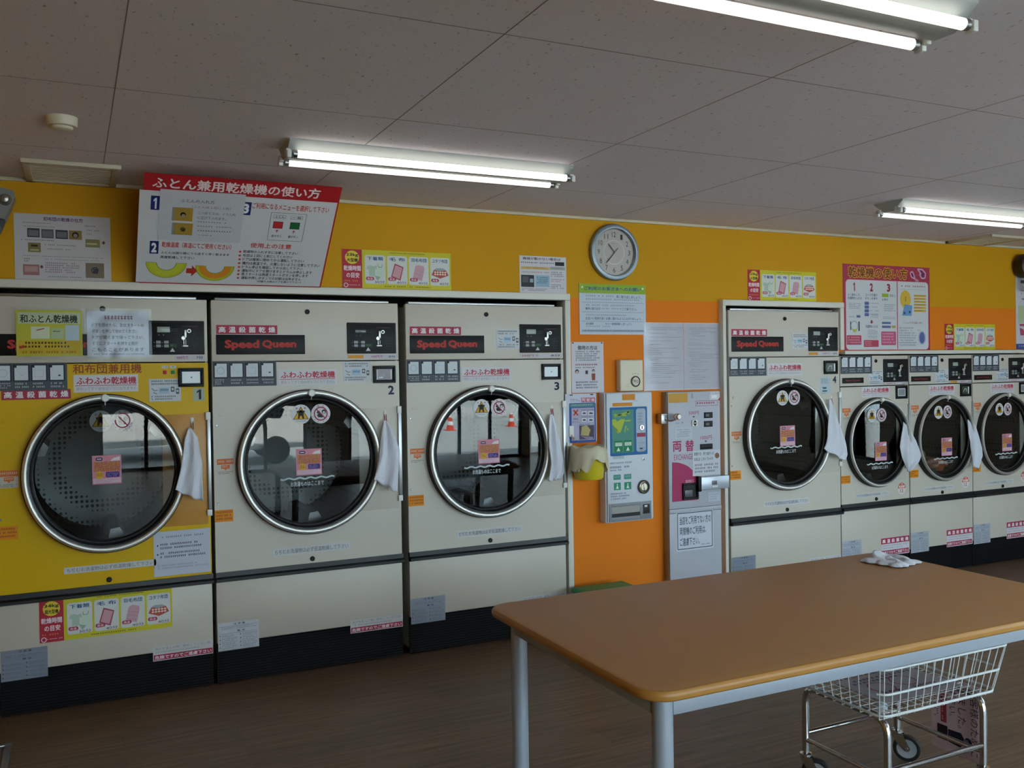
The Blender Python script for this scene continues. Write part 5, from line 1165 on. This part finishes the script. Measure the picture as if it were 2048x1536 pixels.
for a in ((LX0+.02, LX1-.02, LY0-.024, LY0), (LX0+.02, LX1-.02, LY1, LY1+.024), (LX0-.026, LX0-.002, LY0+.015, LY1-.015), (LX1+.002, LX1+.026, LY0+.015, LY1-.015)):
    b = B(); b.box(*a, .612, .6705, TLEG, .002); obj('apron', b, o)
for x in (LX0, LX1):
    for y in (LY0, LY1):
        b = B(); b.lathe([(.0001, .0), (.022, .0), (.025, .01), (.025, .015)], (x, y, 0), RUBBER, 24, 'Z'); b.lathe([(.0285, .012), (.0285, .6705)], (x, y, 0), TLEG, 28, 'Z'); obj('leg', b, o)

# folded cloth on the table
ca = [Vector((2.352, -1.865, 0)), Vector((2.395, -2.035, 0)), Vector((2.545, -2.005, 0)), Vector((2.555, -1.795, 0))]
def cloth(u, v):
    p = ca[0].lerp(ca[3], u).lerp(ca[1].lerp(ca[2], u), v)
    h = .005+.005*abs(math.sin(u*6+v*3+1))+.004*abs(math.sin(u*4-v*9))+.0025*math.sin(u*17+v*11)+.020*math.exp(-((u-.5)**2*22+(v-.12)**2*40))
    e = min(u, v, 1-u, 1-v)*9; h = h*min(1, e) if e < 1 else h
    p = p+Vector((.006*math.sin(v*21), .006*math.sin(u*19), 0)); p.z = TZ+max(.0015, h+.004); return p
b = B(); b.grid(cloth, 40, 34, CLOTH); oo = obj('cleaning_cloth', b, smooth=180); md = oo.modifiers.new('thickness', 'SOLIDIFY'); md.thickness = .004; md.offset = 1
tag(oo, 'crumpled white cloth lying on the brown table', 'cloth')

# ------------------------------------------------------------------ laundry cart under the table
o = thing('laundry_cart', 'wire basket laundry cart with chrome legs and castors beneath the table', 'cart', (0, 0, 0))
CX0, CX1, CY0, CY1 = 1.772, 2.236, -2.522, -2.15; WHW = mat('white_wire', '#d9dcdc', .35)
def arc3(a, c, d, n=5):
    a, c, d = Vector(a), Vector(c), Vector(d); return [a.lerp(c, t).lerp(c.lerp(d, t), t) for t in [k/n for k in range(n+1)]]
ZT, r_ = .362, .06
for x in (CX0, CX1):
    b = B(); pts = [(x, CY0, .125), (x, CY0, ZT-r_)]+arc3((x, CY0, ZT-r_), (x, CY0, ZT), (x, CY0+r_, ZT))[1:]+arc3((x, CY1-r_, ZT), (x, CY1, ZT), (x, CY1, ZT-r_))+[(x, CY1, .125)]
    b.tube(pts, .0125, POLISH, 14); obj('leg_frame', b, o)
    b = B(); b.cyl((x, CY0, .165), (x, CY1, .165), .0085, POLISH, 12); obj('stretcher', b, o)
for y in (CY0, CY1): b = B(); b.cyl((CX0, y, .19), (CX1, y, .19), .0095, POLISH, 12); obj('stretcher', b, o)
for x, y, a in ((CX0, CY0, -42), (CX1, CY0, -58), (CX0, CY1, -46), (CX1, CY1, -52)):
    c = bpy.data.objects.new('castor', None); COL.objects.link(c); c.parent = o; c.location = (x, y, 0); c.rotation_euler.z = math.radians(a); c.empty_display_size = .03
    b = B(); b.lathe([(.0001, .155), (.009, .155), (.009, .12), (.022, .116), (.022, .108), (.016, .104), (.0001, .104)], (0, 0, 0), POLISH, 20, 'Z')
    for s_ in (-1, 1): b.prism([(-.022, .106), (.02, .106), (.046, .052), (.028, .042), (.0, .07)], 'Y', s_*.017-.0015, s_*.017+.0015, POLISH)
    obj('fork', b, c)
    w_ = obj('wheel', B().lathe([(.012, -.012), (.036, -.012), (.042, -.014), (.048, -.012), (.050, -.006), (.050, .006), (.048, .012), (.042, .014), (.036, .012), (.012, .012)], (.034, 0, .0505), RUBBER, 36, mats=[mat('wheel_grey', '#8f9498', .5), RUBBER, RUBBER, RUBBER, RUBBER, RUBBER, RUBBER, RUBBER, mat('wheel_grey', '#8f9498', .5)]), c)
    b = B(); b.cyl((.034, -.022, .0505), (.034, .022, .0505), .006, STEEL, 12); obj('axle', b, c)
BZ0, BZ1 = .378, .552; bx0, bx1, by0, by1 = 1.724, 2.262, -2.545, -2.125; fl = .032
b = B(); wr = .0019
n = 16
for k in range(n):
    x = bx0+.008+(bx1-bx0-.016)*k/(n-1); xt = (bx0-fl)+(bx1-bx0+2*fl)*(k/(n-1)*.97+.015)
    b.tube([(xt, by0-fl, BZ1), (x, by0, BZ0), (x, by1, BZ0), (xt, by1+fl, BZ1)], wr, WHW, 6)
n = 11
for k in range(n):
    y = by0+.012+(by1-by0-.024)*k/(n-1); yt = (by0-fl)+(by1-by0+2*fl)*(k/(n-1)*.96+.02)
    b.tube([(bx0-fl, yt, BZ1), (bx0, y, BZ0-.004), (bx1, y, BZ0-.004), (bx1+fl, yt, BZ1)], wr, WHW, 6)
obj('basket', b, o)
for t in (.06, .5, 1.0):
    z = BZ0+(BZ1-BZ0)*t; e = fl*t+.005
    b = B(); pts = [(x, y, z) for x, y in rrpoly(bx0-e, bx1+e, by0-e, by1+e, .035, 5)]
    if t == .5: pts = pts[13:]+pts[:11]
    b.tube(pts, .0042, WHW, 10, closed=t != .5); obj('basket_rail', b, o)
s = Sheet(-.185, -.12, .185, .12, 0, .0015, '#b9b0b6')
s.ring('#a8324a', .28, .5, .045, .050, 2).ring('#a8324a', .62, .42, .045, .050, 2).micro('#4a3c48', .08, .1, .92, .3, 2, 14).micro('#5a4a78', .14, .62, .5, .88, 1, 4).micro('#4a3c48', .55, .65, .94, .9, 2, 9)
oo = s.build('basket_sheet'); oo.location = (2.03, -2.34, BZ0+.005); oo.rotation_euler = (-PI/2, 0, 0); tag(oo, 'printed sheet with red circles lying in the wire basket', 'sheet')
s = Sheet(-.105, 0, .105, .27, 0, .0015, '#d9bcc4')
# the print runs sideways, top of the lines towards the right
s.text('#3a2c34', 'お客様のために', .78, .03, .95, .93, .0, 2, None, True).text('#3a2c34', 'しました。', .54, .08, .70, .62, .0, 2, None, True).text('#3a2c34', '下さい。', .36, .12, .50, .5, .0, 2, None, True)
s.rect('#a83a48', .19, .08, .31, .62, 1).micro('#e0c0c4', .21, .1, .29, .6, 14, 2, 2).micro('#4a3a42', .05, .1, .15, .58, 15, 2, 2)
k_ = '#252a44'; s.rect('#2a1c20', .12, .66, .33, .86, 2).disc(k_, .74, .77, .016, 2).disc('#7c7480', .71, .775, .009, 3).poly(k_, [(.34, .69), (.6, .68), (.66, .74), (.66, .82), (.58, .88), (.34, .86)], 2)
oo = s.build('hanging_sign'); oo.location = (2.272, -2.385, .098); oo.rotation_euler = (0, 0, -PI/2); tag(oo, 'pink printed sign hanging sideways at the right end of the cart', 'sign')
